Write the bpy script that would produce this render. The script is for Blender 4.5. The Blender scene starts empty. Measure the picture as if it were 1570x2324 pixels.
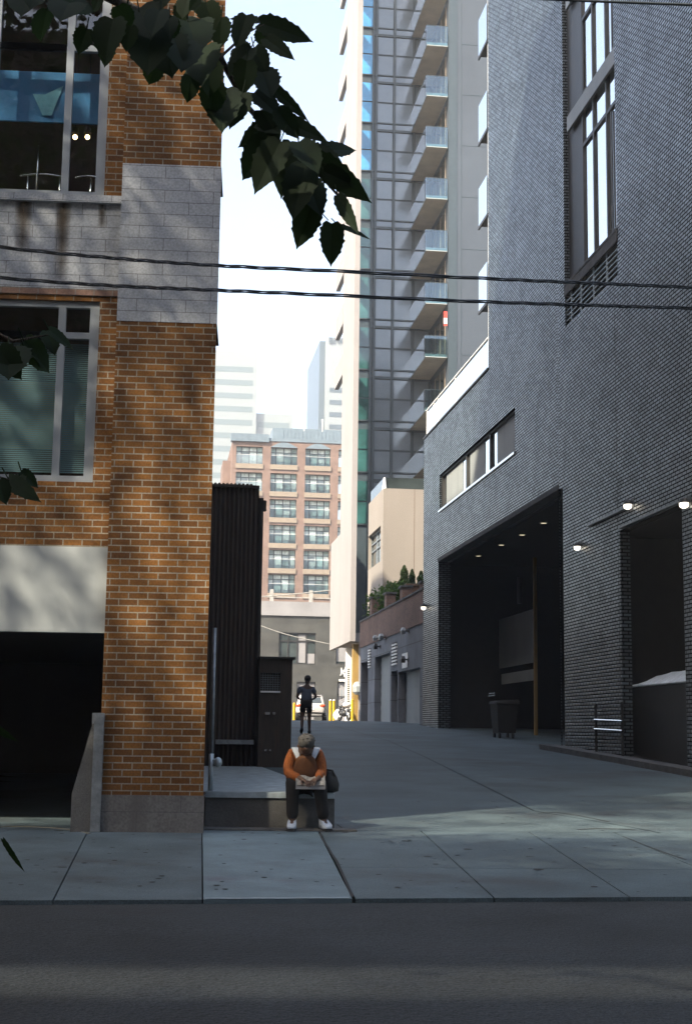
import bpy, bmesh, random
from math import *
from mathutils import Vector, Matrix
SC = bpy.context.scene
COL = SC.collection
rnd = random.Random(7)

# ------------------------------------------------------------------ camera
# metres, z up, y away from the photographer; the lens and tilt were solved from the vanishing points
F = 3228.; CX, CY = 785., 1162.
YAW = radians(3.7); PIT = atan((1661-1162)/F); ROLL = .0135; CZ = 1.2
FW = Vector((sin(YAW)*cos(PIT), cos(YAW)*cos(PIT), sin(PIT)))
R0 = Vector((cos(YAW), -sin(YAW), 0)); U0 = R0.cross(FW)
RR = R0*cos(ROLL)+U0*sin(ROLL); UU = -R0*sin(ROLL)+U0*cos(ROLL)
cam = bpy.data.cameras.new('camera'); co = bpy.data.objects.new('camera', cam); COL.objects.link(co)
cam.sensor_width = 36; cam.sensor_fit = 'AUTO'; cam.lens = 36*F/2324; cam.clip_start = .05; cam.clip_end = 6000
mw = Matrix((RR, UU, -FW)).transposed().to_4x4(); mw.translation = Vector((0, 0, CZ)); co.matrix_world = mw
SC.camera = co

# ------------------------------------------------------------------ light
SUN = Vector((.55, .50, -.67)).normalized()
SUN_STRENGTH, SKY_STRENGTH, EXPOSURE = 4.5, .15, 1.72
w = bpy.data.worlds.new('World'); SC.world = w; w.use_nodes = True
nt = w.node_tree; bg = nt.nodes['Background']; sky = nt.nodes.new('ShaderNodeTexSky')
sky.sky_type = 'NISHITA'; sky.sun_disc = False
sky.sun_elevation = asin(-SUN.z); sky.sun_rotation = atan2(-SUN.x, -SUN.y)
sky.air_density = 1.0; sky.dust_density = 3.0; sky.ozone_density = .25
nt.links.new(sky.outputs[0], bg.inputs[0]); bg.inputs[1].default_value = SKY_STRENGTH
sl = bpy.data.lights.new('sun', 'SUN'); sl.energy = SUN_STRENGTH; sl.angle = radians(1.3); sl.color = (1, .90, .72)
so = bpy.data.objects.new('sun', sl); COL.objects.link(so); so.rotation_euler = SUN.to_track_quat('-Z', 'Y').to_euler()
SC.view_settings.view_transform = 'Standard'; SC.view_settings.look = 'None'
SC.view_settings.exposure = EXPOSURE; SC.view_settings.gamma = 1
SC.render.engine = 'CYCLES'; SC.cycles.diffuse_bounces = 2

# ------------------------------------------------------------------ measuring helpers
def ray(px, py): return FW+RR*((px-CX)/F)-UU*((py-CY)/F)
def onY(px, py, Y):
    d = ray(px, py); t = Y/d.y; return Vector((d.x*t, Y, CZ+d.z*t))
_d = ray(360, 1655); AL = -atan2(_d.x, _d.y); CA, SA = cos(AL), sin(AL)     # the alley's direction
def al(px, py, xp=None, yp=None):
    d = ray(px, py); dx = d.x*CA+d.y*SA; dy = -d.x*SA+d.y*CA
    t = xp/dx if xp is not None else yp/dy
    return Vector((dx*t, dy*t, CZ+d.z*t))
def a2w(v): return Vector((v[0]*CA-v[1]*SA, v[0]*SA+v[1]*CA, v[2]))
def w2a(v): return Vector((v[0]*CA+v[1]*SA, -v[0]*SA+v[1]*CA, v[2]))
PROF = [(-500, -.06), (-8, 0), (4, .03), (10.1, .05), (15.3, .16), (56, 1.564), (66, 1.70), (90, 1.87), (120, 1.98), (2500, 1.98)]
def zg(y):
    for (a, za), (b, zb) in zip(PROF, PROF[1:]):
        if y <= b: return za+(zb-za)*(y-a)/(b-a)
    return PROF[-1][1]
def G(px, py):
    d = ray(px, py); t = 4.
    while t < 140:
        p = Vector((d.x*t, d.y*t, CZ+d.z*t))
        if p.z <= zg(p.y): return p
        t += .01
    return p

# ------------------------------------------------------------------ mesh helpers
FR = {}
class M:
    def __init__(s): s.v = []; s.f = []
    def add(s, vs, fs):
        n = len(s.v); s.v += [tuple(v) for v in vs]; s.f += [tuple(i+n for i in f) for f in fs]; return s
    def quad(s, *p): return s.add(p, [tuple(range(len(p)))])
    def box(s, x0, x1, y0, y1, z0, z1):
        return s.add([(x0,y0,z0),(x1,y0,z0),(x1,y1,z0),(x0,y1,z0),(x0,y0,z1),(x1,y0,z1),(x1,y1,z1),(x0,y1,z1)],
                     [(3,2,1,0),(4,5,6,7),(0,1,5,4),(1,2,6,5),(2,3,7,6),(3,0,4,7)])
    def tube(s, pts, r, n=8, cap=True):
        pts = [Vector(p) for p in pts]; rs = r if isinstance(r, (list, tuple)) else [r]*len(pts)
        up = None; rings = []
        for i, p in enumerate(pts):
            t = (pts[min(i+1, len(pts)-1)]-pts[max(i-1, 0)]).normalized()
            if up is None: up = t.orthogonal().normalized()
            up = (up-t*up.dot(t)).normalized(); b = t.cross(up)
            rings.append([p+(up*cos(2*pi*k/n)+b*sin(2*pi*k/n))*rs[i] for k in range(n)])
        vs = [v for rg in rings for v in rg]; fs = []
        for i in range(len(pts)-1):
            for k in range(n): fs.append((i*n+k, i*n+(k+1) % n, (i+1)*n+(k+1) % n, (i+1)*n+k))
        if cap: fs += [tuple(reversed(range(n))), tuple(range(len(vs)-n, len(vs)))]
        return s.add(vs, fs)
    def cyl(s, p0, p1, r0, r1=None, n=12): return s.tube([p0, p1], [r0, r0 if r1 is None else r1], n)
    def loft(s, rings, cap=True):
        n = len(rings[0]); vs = [v for rg in rings for v in rg]; fs = []
        for i in range(len(rings)-1):
            for k in range(n): fs.append((i*n+k, i*n+(k+1) % n, (i+1)*n+(k+1) % n, (i+1)*n+k))
        if cap: fs += [tuple(reversed(range(n))), tuple(range(len(vs)-n, len(vs)))]
        return s.add(vs, fs)
    def ell(s, c, r, nu=14, nv=9):
        rings = []
        for j in range(nv+1):
            a = -pi/2+pi*(.03+.94*j/nv)
            rings.append([(c[0]+r[0]*cos(a)*cos(2*pi*k/nu), c[1]+r[1]*cos(a)*sin(2*pi*k/nu), c[2]+r[2]*sin(a)) for k in range(nu)])
        return s.loft(rings)
    def prism(s, poly, f0, f1):          # poly of 2-D points, f0/f1 map a point to 3-D on either end
        return s.loft([[f0(p) for p in poly], [f1(p) for p in poly]])
    def holed(s, P, a0, a1, z0, z1, holes, depth):   # wall face with rectangular openings and their reveals; P(a, z, depth)
        A = sorted({a0, a1, *[h[0] for h in holes], *[h[1] for h in holes]}); Z = sorted({z0, z1, *[h[2] for h in holes], *[h[3] for h in holes]})
        A = [a for a in A if a0 <= a <= a1]; Z = [z for z in Z if z0 <= z <= z1]
        for a, b in zip(A, A[1:]):
            for c, d in zip(Z, Z[1:]):
                m, n = (a+b)/2, (c+d)/2
                if any(h[0] < m < h[1] and h[2] < n < h[3] for h in holes): continue
                s.quad(P(a, c, 0), P(b, c, 0), P(b, d, 0), P(a, d, 0))
        for h in holes:
            dp = h[4] if len(h) > 4 else depth; q = [(h[0], h[2]), (h[1], h[2]), (h[1], h[3]), (h[0], h[3])]
            for i in range(4):
                (a, c), (b, d) = q[i], q[(i+1) % 4]
                if a == b and not a0 <= a <= a1: continue
                if c == d and not z0 < c < z1: continue
                a, b = min(max(a, a0), a1), min(max(b, a0), a1)
                s.quad(P(a, c, 0), P(b, d, 0), P(b, d, dp), P(a, c, dp))
        return s
    def mesh(s, name, mat, base, smooth):
        me = bpy.data.meshes.new(name); b = Vector(base)
        me.from_pydata([Vector(v)-b for v in s.v], [], s.f); me.update()
        bm = bmesh.new(); bm.from_mesh(me); bmesh.ops.recalc_face_normals(bm, faces=bm.faces); bm.to_mesh(me); bm.free()
        if smooth: me.polygons.foreach_set('use_smooth', [True]*len(me.polygons))
        me.materials.append(mat); return me
    def build(s, name, mat, parent, label=None, smooth=False):
        o = bpy.data.objects.new(name, s.mesh(name, mat, FR[parent], smooth)); COL.objects.link(o)
        o.parent = parent; FR[o] = FR[parent]
        if label: o['label'] = label
        return o
def tag(o, label=None, cat=None, group=None, kind=None):
    for k, v in (('label', label), ('category', cat), ('group', group), ('kind', kind)):
        if v: o[k] = v
    return o
def place(o, base, A):
    o.location = a2w(base) if A else Vector(base); o.rotation_euler = (0, 0, AL if A else 0); FR[o] = Vector(base)
def top(name, label, cat, base, A=True, group=None, kind=None):
    o = bpy.data.objects.new(name, None); COL.objects.link(o); o.empty_display_size = .3
    place(o, base, A); return tag(o, label, cat, group, kind)
def solo(m, name, mat, label, cat, base, A=True, group=None, kind=None, smooth=False):
    o = bpy.data.objects.new(name, m.mesh(name, mat, base, smooth)); COL.objects.link(o)
    place(o, base, A); return tag(o, label, cat, group, kind)
def dup(o, loc=None, label=None, rot=None, parent=None):
    c = o.copy(); COL.objects.link(c)
    if loc is not None: c.location = loc
    if rot is not None: c.rotation_euler = rot
    if label: c['label'] = label
    if parent: c.parent = parent
    for ch in list(o.children): dup(ch, parent=c)
    return c

# ------------------------------------------------------------------ materials
def newmat(name):
    m = bpy.data.materials.new(name); m.use_nodes = True; return m, m.node_tree, m.node_tree.nodes['Principled BSDF']
def N(nt, t, **kw):
    n = nt.nodes.new('ShaderNode'+t)
    for k, v in kw.items():
        if k in n.inputs: n.inputs[k].default_value = v
        else: setattr(n, k, v)
    return n
def rgb(c): return (c[0], c[1], c[2], 1)
def pm(name, col, rough=.6, var=.25, scale=4., bump=.0, metal=0., spec=.5, fine=0., stretch=(1, 1, 1), emit=0., wear=None):
    m, nt, b = newmat(name); L = nt.links
    tc = N(nt, 'TexCoord'); mp = N(nt, 'Mapping'); mp.inputs['Scale'].default_value = stretch; L.new(tc.outputs['Object'], mp.inputs[0])
    n1 = N(nt, 'TexNoise', Scale=scale, Detail=6., Roughness=.6); L.new(mp.outputs[0], n1.inputs['Vector'])
    mr = N(nt, 'MapRange'); mr.inputs[1].default_value = .3; mr.inputs[2].default_value = .7
    mr.inputs[3].default_value = 1-var; mr.inputs[4].default_value = 1+var; L.new(n1.outputs[0], mr.inputs[0])
    last = mr.outputs[0]
    if fine:
        n2 = N(nt, 'TexNoise', Scale=90., Detail=2.); L.new(mp.outputs[0], n2.inputs['Vector'])
        m2 = N(nt, 'MapRange'); m2.inputs[1].default_value = .3; m2.inputs[2].default_value = .7
        m2.inputs[3].default_value = 1-fine; m2.inputs[4].default_value = 1+fine; L.new(n2.outputs[0], m2.inputs[0])
        mu = N(nt, 'Math', operation='MULTIPLY'); L.new(last, mu.inputs[0]); L.new(m2.outputs[0], mu.inputs[1]); last = mu.outputs[0]
    mx = N(nt, 'VectorMath', operation='SCALE'); mx.inputs[0].default_value = col[:3]; L.new(last, mx.inputs['Scale'])
    out = mx.outputs[0]
    if wear:            # patches of another colour: (colour, scale, threshold)
        n3 = N(nt, 'TexNoise', Scale=wear[1], Detail=8., Roughness=.65); L.new(mp.outputs[0], n3.inputs['Vector'])
        m3 = N(nt, 'MapRange'); m3.inputs[1].default_value = wear[2]; m3.inputs[2].default_value = wear[2]+.12; L.new(n3.outputs[0], m3.inputs[0])
        mi = N(nt, 'Mix', data_type='RGBA'); L.new(m3.outputs[0], mi.inputs[0]); L.new(out, mi.inputs[6]); mi.inputs[7].default_value = rgb(wear[0]); out = mi.outputs[2]
    L.new(out, b.inputs['Base Color'])
    b.inputs['Roughness'].default_value = rough; b.inputs['Metallic'].default_value = metal; b.inputs['Specular IOR Level'].default_value = spec
    if bump:
        bp = N(nt, 'Bump', Strength=bump, Distance=.02); n4 = N(nt, 'TexNoise', Scale=max(scale*6, 30.), Detail=5.); L.new(mp.outputs[0], n4.inputs['Vector'])
        L.new(n4.outputs[0], bp.inputs['Height']); L.new(bp.outputs[0], b.inputs['Normal'])
    if emit: b.inputs['Emission Color'].default_value = rgb(col); b.inputs['Emission Strength'].default_value = emit
    return m
def brick(name, c1, c2, mort, bw, rh, ms, rough=.85, bump=.6, spec=.3, var=.25, vscale=.7, smooth=.1, stain=None, glint=0., matte=0):
    m, nt, b = newmat(name); L = nt.links
    tc = N(nt, 'TexCoord'); sx = N(nt, 'SeparateXYZ'); L.new(tc.outputs['Object'], sx.inputs[0])
    ad = N(nt, 'Math', operation='ADD'); L.new(sx.outputs[0], ad.inputs[0]); L.new(sx.outputs[1], ad.inputs[1])
    cb = N(nt, 'CombineXYZ'); L.new(ad.outputs[0], cb.inputs[0]); L.new(sx.outputs[2], cb.inputs[1])
    br = N(nt, 'TexBrick', Scale=1.); br.inputs['Brick Width'].default_value = bw; br.inputs['Row Height'].default_value = rh
    br.inputs['Mortar Size'].default_value = ms; br.inputs['Mortar Smooth'].default_value = smooth
    br.inputs['Color1'].default_value = rgb(c1); br.inputs['Color2'].default_value = rgb(c2); br.inputs['Mortar'].default_value = rgb(mort)
    L.new(cb.outputs[0], br.inputs['Vector'])
    n1 = N(nt, 'TexNoise', Scale=vscale, Detail=8., Roughness=.65); L.new(tc.outputs['Object'], n1.inputs['Vector'])
    mr = N(nt, 'MapRange'); mr.inputs[1].default_value = .3; mr.inputs[2].default_value = .7; mr.inputs[3].default_value = 1-var; mr.inputs[4].default_value = 1+var; L.new(n1.outputs[0], mr.inputs[0])
    n2 = N(nt, 'TexNoise', Scale=45., Detail=3.); L.new(tc.outputs['Object'], n2.inputs['Vector'])
    m2 = N(nt, 'MapRange'); m2.inputs[1].default_value = .3; m2.inputs[2].default_value = .7; m2.inputs[3].default_value = .8; m2.inputs[4].default_value = 1.2; L.new(n2.outputs[0], m2.inputs[0])
    mu = N(nt, 'Math', operation='MULTIPLY'); L.new(mr.outputs[0], mu.inputs[0]); L.new(m2.outputs[0], mu.inputs[1])
    vs = N(nt, 'VectorMath', operation='SCALE'); L.new(br.outputs['Color'], vs.inputs[0]); L.new(mu.outputs[0], vs.inputs['Scale'])
    out = vs.outputs[0]
    if stain:
        mp = N(nt, 'Mapping'); mp.inputs['Scale'].default_value = (2.2, 2.2, .18); L.new(tc.outputs['Object'], mp.inputs[0])
        n3 = N(nt, 'TexNoise', Scale=1.5, Detail=6.); L.new(mp.outputs[0], n3.inputs['Vector'])
        m3 = N(nt, 'MapRange'); m3.inputs[1].default_value = .52; m3.inputs[2].default_value = .72; L.new(n3.outputs[0], m3.inputs[0])
        mi = N(nt, 'Mix', data_type='RGBA'); L.new(m3.outputs[0], mi.inputs[0]); L.new(out, mi.inputs[6]); mi.inputs[7].default_value = rgb(stain); out = mi.outputs[2]
    L.new(out, b.inputs['Base Color']); b.inputs['Specular IOR Level'].default_value = spec; b.inputs['Roughness'].default_value = rough
    inv = N(nt, 'Math', operation='SUBTRACT'); inv.inputs[0].default_value = 1; L.new(br.outputs['Fac'], inv.inputs[1])
    h = inv.outputs[0]
    if matte:      # glazed brick faces; joints do not shine
        cw = N(nt, 'Math', operation='MULTIPLY'); L.new(h, cw.inputs[0]); gz = N(nt, 'TexNoise', Scale=1.1, Detail=9., Roughness=.7); L.new(tc.outputs['Object'], gz.inputs['Vector'])
        gm = N(nt, 'MapRange'); gm.inputs[1].default_value = .35; gm.inputs[2].default_value = .65; gm.inputs[3].default_value = .12; gm.inputs[4].default_value = .75; L.new(gz.outputs[0], gm.inputs[0]); L.new(gm.outputs[0], cw.inputs[1])
        L.new(cw.outputs[0], b.inputs['Coat Weight']); b.inputs['Coat Roughness'].default_value = .3
        sm = N(nt, 'Math', operation='MULTIPLY'); sm.inputs[1].default_value = spec; L.new(h, sm.inputs[0]); L.new(sm.outputs[0], b.inputs['Specular IOR Level'])
    if glint:      # every brick sits at its own slight tilt and gloss
        b2 = N(nt, 'TexBrick', Scale=1.); b2.inputs['Brick Width'].default_value = bw; b2.inputs['Row Height'].default_value = rh
        b2.inputs['Mortar Size'].default_value = 0; b2.inputs['Color1'].default_value = (0, 0, 0, 1); b2.inputs['Color2'].default_value = (1, 1, 1, 1); L.new(cb.outputs[0], b2.inputs['Vector'])
        m4 = N(nt, 'MapRange'); m4.inputs[3].default_value = max(rough-glint, .1); m4.inputs[4].default_value = min(rough+glint, 1); L.new(b2.outputs['Color'], m4.inputs[0]); L.new(m4.outputs[0], b.inputs['Roughness'])
        a2 = N(nt, 'Math', operation='MULTIPLY'); a2.inputs[1].default_value = .2; L.new(b2.outputs['Color'], a2.inputs[0])
        a3 = N(nt, 'Math', operation='ADD'); L.new(a2.outputs[0], a3.inputs[0]); L.new(h, a3.inputs[1]); h = a3.outputs[0]
    a5 = N(nt, 'Math', operation='MULTIPLY'); a5.inputs[1].default_value = .25; L.new(n2.outputs[0], a5.inputs[0])
    a6 = N(nt, 'Math', operation='ADD'); L.new(h, a6.inputs[0]); L.new(a5.outputs[0], a6.inputs[1])
    bp = N(nt, 'Bump', Strength=bump, Distance=.01); L.new(a6.outputs[0], bp.inputs['Height']); L.new(bp.outputs[0], b.inputs['Normal'])
    if matte: L.new(bp.outputs[0], b.inputs['Coat Normal'])
    return m
def glass(name, tint=(.6, .7, .7), refl=.1, rough=.02):
    m, nt, b = newmat(name); L = nt.links
    tr = N(nt, 'BsdfTransparent'); tr.inputs[0].default_value = rgb(tint); gl = N(nt, 'BsdfGlossy'); gl.inputs['Roughness'].default_value = rough
    gl.inputs[0].default_value = (.9, .95, 1, 1)
    fr = N(nt, 'LayerWeight'); fr.inputs[0].default_value = .5; pw = N(nt, 'Math', operation='POWER'); pw.inputs[1].default_value = 4.; L.new(fr.outputs['Facing'], pw.inputs[0])
    ad = N(nt, 'Math', operation='ADD'); ad.inputs[1].default_value = refl+.04; ad.use_clamp = True; L.new(pw.outputs[0], ad.inputs[0])
    mx = N(nt, 'MixShader'); L.new(ad.outputs[0], mx.inputs[0]); L.new(tr.outputs[0], mx.inputs[1]); L.new(gl.outputs[0], mx.inputs[2])
    L.new(mx.outputs[0], nt.nodes['Material Output'].inputs[0]); return m
def stainmat(name, col):
    m, nt, b = newmat(name); L = nt.links; tc = N(nt, 'TexCoord'); sx = N(nt, 'SeparateXYZ'); L.new(tc.outputs['Generated'], sx.inputs[0])
    def mth(op, a, c): n = N(nt, 'Math', operation=op); [L.new(v, n.inputs[i]) if hasattr(v, 'links') else setattr(n.inputs[i], 'default_value', v) for i, v in enumerate((a, c))]; return n.outputs[0]
    dx = mth('ABSOLUTE', mth('SUBTRACT', sx.outputs[0], .5), 0); fx = mth('SUBTRACT', 1., mth('MULTIPLY', dx, 2.)); nz = N(nt, 'TexNoise', Scale=6., Detail=6.); L.new(tc.outputs['Object'], nz.inputs['Vector'])
    al_ = mth('MULTIPLY', mth('MULTIPLY', fx, mth('POWER', sx.outputs[2], .6)), mth('MULTIPLY', nz.outputs[0], 1.5)); al_.node.use_clamp = True
    b.inputs['Base Color'].default_value = rgb(col); b.inputs['Roughness'].default_value = .9; L.new(al_, b.inputs['Alpha']); return m
def leafmat(name, col):
    m = pm(name, col, rough=.7, var=.5, scale=5., spec=.15); nt = m.node_tree; b = nt.nodes['Principled BSDF']
    tl = N(nt, 'BsdfTranslucent'); tl.inputs[0].default_value = (col[0]*2.2, col[1]*2.6, col[2]*1.2, 1); mx = N(nt, 'MixShader'); mx.inputs[0].default_value = .22
    nt.links.new(b.outputs[0], mx.inputs[1]); nt.links.new(tl.outputs[0], mx.inputs[2]); nt.links.new(mx.outputs[0], nt.nodes['Material Output'].inputs[0]); return m

MT = dict(
 brick=brick('orange_brick', (.165, .073, .019), (.088, .038, .012), (.195, .175, .14), .2, .0705, .0065, rough=.9, bump=.5, spec=.2, var=.38, vscale=.9),
 stone=brick('limestone', (.29, .305, .325), (.265, .28, .30), (.10, .10, .11), .53, .138, .0035, rough=.75, bump=.25, var=.12, vscale=1.2),
 plinth=brick('plinth_stone', (.13, .125, .12), (.11, .105, .10), (.08, .08, .08), .9, .21, .004, rough=.85, bump=.3, var=.3, stain=(.09, .085, .08)),
 dark=brick('dark_brick', (.072, .098, .112), (.012, .016, .019), (.003, .003, .003), .23, .0765, .016, rough=.36, bump=.45, spec=1., var=.45, vscale=.6, smooth=.25, glint=.07, matte=1),
 brown=brick('brown_brick', (.20, .12, .09), (.14, .085, .066), (.17, .15, .13), .2, .075, .006, rough=.9, bump=.4),
 red=brick('red_brick', (.150, .102, .078), (.118, .082, .064), (.3, .2, .17), .22, .075, .008, rough=.9, bump=.2, spec=.2),
 block=brick('grey_block', (.17, .18, .20), (.14, .15, .165), (.09, .09, .095), 3.2, 1.05, .02, rough=.85, bump=.3, var=.25, vscale=.8),
 darkstone=brick('dark_granite', (.058, .058, .053), (.047, .048, .045), (.055, .055, .05), 1.4, .8, .012, rough=.6, bump=.15, var=.5, vscale=.35),
 road=pm('asphalt', (.023, .0275, .030), rough=.8, var=.45, scale=.7, bump=1., fine=.95, spec=.4, wear=((.020, .020, .022), .7, .58)),
 walk=pm('pavement_concrete', (.066, .092, .102), rough=.7, var=.32, scale=1.3, bump=.4, fine=.3, wear=((.050, .058, .062), 1.1, .55)),
 walk2=pm('newer_concrete', (.098, .140, .156), rough=.6, var=.26, scale=2.2, bump=.25, fine=.12, wear=((.085, .098, .115), 1.4, .58)),
 drive=pm('driveway_concrete', (.060, .086, .095), rough=.66, var=.4, scale=.6, bump=.45, fine=.35, wear=((.040, .047, .050), .5, .53)),
 earth=pm('ground_base', (.11, .105, .10), rough=.9),
 joint=pm('joint_tar', (.018, .018, .018), rough=.9),
 kerb=pm('kerb_concrete', (.08, .08, .078), rough=.85, var=.3, bump=.3, fine=.2),
 frame=pm('grey_aluminium', (.24, .265, .29), rough=.4, var=.06, metal=.3),
 panel=pm('grey_panel', (.27, .29, .29), rough=.65, var=.1, scale=1.4, bump=.05, stretch=(1, 1, .4)),
 dkmetal=pm('dark_metal', (.022, .021, .02), rough=.5, var=.2),
 black=pm('near_black', (.012, .011, .01), rough=.9, var=.3),  # even near-black base colour for interiors, backings and the bin
 room=pm('room_wall', (.10, .07, .045), rough=.9, var=.2),
 corr=pm('rusty_corrugated_steel', (.040, .030, .022), rough=.7, var=.4, scale=5, bump=.1, stretch=(4, 4, .5), wear=((.06, .032, .018), 2.5, .56)),
 steel=pm('worn_steel', (.42, .48, .50), rough=.42, var=.3, scale=5, metal=.35, bump=.1),
 galv=pm('galvanised_pipe', (.24, .26, .27), rough=.45, var=.3, scale=12, metal=.5),
 white=pm('white_paint', (.78, .78, .76), rough=.5, var=.06),
 precast=pm('pale_precast', (.27, .25, .24), rough=.8, var=.07, scale=.8, bump=.1, stretch=(1, 1, .35)),
 cream=pm('cream_stucco', (.25, .22, .19), rough=.85, var=.08, scale=.6, bump=.15, stretch=(1, 1, .4)),
 ochre=pm('ochre_render', (.28, .175, .045), rough=.8, var=.2, scale=.9, stretch=(1, 1, .3)),
 spandrel=pm('lilac_grey_panel', (.17, .20, .23), rough=.14, var=.25, scale=.2, spec=1.),
 wing=pm('blue_grey_panel', (.055, .068, .085), rough=.5, var=.12, scale=.3),
 mull=pm('slate_mullion', (.045, .062, .072), rough=.4, var=.1),
 soffit=pm('balcony_soffit', (.52, .42, .31), rough=.85, var=.15, scale=1.),
 slab=pm('slab_edge', (.42, .43, .42), rough=.8, var=.1),
 skyglass=pm('blue_glass', (.05, .24, .46), rough=.04, var=.5, scale=.35, spec=1., metal=.0),
 greenrefl=pm('green_reflection', (.03, .10, .095), rough=.05, var=.6, scale=.5, spec=1.),  # green reflection put into the glass colour
 mirror=pm('sky_reflecting_glass', (.80, .83, .84), rough=.04, var=.03, metal=1.),
 condoglass=pm('condo_glass', (.38, .50, .475), rough=.08, var=.75, scale=.55, spec=1.),
 condodark=pm('dark_glass', (.035, .045, .045), rough=.08, var=.6, scale=.6, spec=.8),
 curtain=pm('pale_curtain', (.62, .68, .64), rough=.9, var=.35, scale=1.2, stretch=(3, 3, .6)),
 railglass=glass('railing_glass', (.62, .74, .76), .06),
 balglass=glass('balcony_glass', (.58, .72, .78), .5),
 pane=glass('window_glass', (.70, .74, .74), .015),
 zinc=pm('zinc_roof', (.13, .17, .20), rough=.5, var=.15, scale=2.),
 sandst=pm('sandstone_band', (.23, .185, .14), rough=.85, var=.1),
 paleband=pm('pale_limestone', (.23, .225, .23), rough=.85, var=.15, scale=.6),
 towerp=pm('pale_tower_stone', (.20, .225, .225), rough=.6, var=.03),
 towerw=pm('pale_tower_glass', (.11, .145, .15), rough=.2, var=.05),
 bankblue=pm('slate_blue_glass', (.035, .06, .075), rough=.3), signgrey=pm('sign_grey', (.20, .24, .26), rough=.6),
 yellow=pm('yellow_paint', (.50, .32, .012), rough=.45, var=.12, scale=6),
 lampon=pm('lit_lamp', (1, .93, .78), emit=.8, var=0.), downon=pm('lit_downlight', (1, .85, .6), emit=.25, var=0.),
 bulb=pm('warm_bulb', (1, .68, .3), emit=5., var=0.), amber=pm('amber_shade', (.55, .25, .05), rough=.4),
 blueblind=pm('blue_blind', (.05, .22, .46), rough=.7, var=.2, scale=2.), aqua=pm('aqua_panel', (.2, .5, .62), rough=.5),
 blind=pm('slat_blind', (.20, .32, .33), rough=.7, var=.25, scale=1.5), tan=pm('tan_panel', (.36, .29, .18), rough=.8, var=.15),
 chrome=pm('chrome', (.75, .76, .75), rough=.15, var=.02, metal=1.),
 cable=pm('black_cable', (.05, .06, .066), rough=.25, var=.15, spec=.6), hosec=pm('grey_hose', (.10, .095, .07), rough=.7), palecable=pm('pale_cable', (.3, .29, .27), rough=.6),
 leaf=leafmat('linden_leaf', (.014, .024, .012)), leafd=leafmat('shade_leaf', (.026, .040, .018)), cedar=leafmat('cedar_green', (.028, .045, .016)), hedge=leafmat('hedge_green', (.045, .075, .02)),
 bark=pm('bark', (.07, .055, .04), rough=.9, var=.4, scale=8, bump=.6, stretch=(4, 4, .6)),
 tarp=pm('pale_tarp', (.74, .80, .84), rough=.5, var=.15, scale=6, bump=.2), wood=pm('weathered_wood', (.22, .15, .08), rough=.8, var=.3, scale=6),
 skin=pm('brown_skin', (.075, .038, .022), rough=.55, var=.1), hair=pm('grey_hair', (.065, .06, .052), rough=.9, var=.4, scale=60), hairb=pm('black_hair', (.012, .011, .01), rough=.8),
 orange=pm('orange_jacket', (.22, .058, .007), rough=.85, var=.45, scale=14, bump=.9, stretch=(1, 1, .5)), chest_front=pm('brown_chest', (.085, .030, .008), rough=.9, var=.3, scale=9, bump=.3), patch=pm('white_shoulder_patch', (.42, .45, .48), rough=.7, var=.1),
 trous=pm('dark_trousers', (.014, .012, .011), rough=.9, var=.3, scale=10, bump=.3), shoe=pm('pale_trainers', (.40, .45, .50), rough=.6, var=.2, scale=20), sole=pm('rubber', (.02, .02, .02), rough=.8),
 tee=pm('blue_grey_tee', (.085, .105, .14), rough=.9, var=.2, scale=8, bump=.2), shorts=pm('black_shorts', (.016, .015, .015), rough=.9), paper=pm('newsprint', (.20, .19, .17), rough=.9, var=.3, scale=40),
 carpaint=pm('white_car_paint', (.42, .40, .39), rough=.25, var=.02, spec=.6), carglass=pm('car_glass', (.02, .03, .03), rough=.05, var=.2, spec=1.), tail=pm('red_lens', (.55, .07, .02), rough=.15, var=.05), rubber=pm('tyre', (.015, .015, .015), rough=.85), chromep=pm('bright_trim', (.55, .56, .56), rough=.25, metal=.8),
 bikepaint=pm('black_enamel', (.015, .014, .014), rough=.15, spec=.8), fairing=pm('pale_fairing', (.74, .66, .60), rough=.2, spec=.7), plastic=pm('white_plastic', (.72, .74, .76), rough=.5, bump=.3, var=.1),
 flagr=pm('red_cloth', (.6, .06, .04), rough=.8), concrete=pm('dock_concrete', (.10, .097, .09), rough=.85, var=.3, scale=2, bump=.3, fine=.2, wear=((.05, .048, .044), 1.5, .55)),
 edgec=pm('worn_kerb_edge', (.19, .235, .255), rough=.55, var=.35, scale=6), drip=stainmat('drip_stain', (.075, .055, .035)), litter=pm('paper_litter', (.5, .52, .55), rough=.8), bag=pm('dark_canvas', (.02, .02, .018), rough=.85, var=.3, scale=8, bump=.3), terra=pm('brown_planter', (.12, .075, .05), rough=.85),
)
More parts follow.
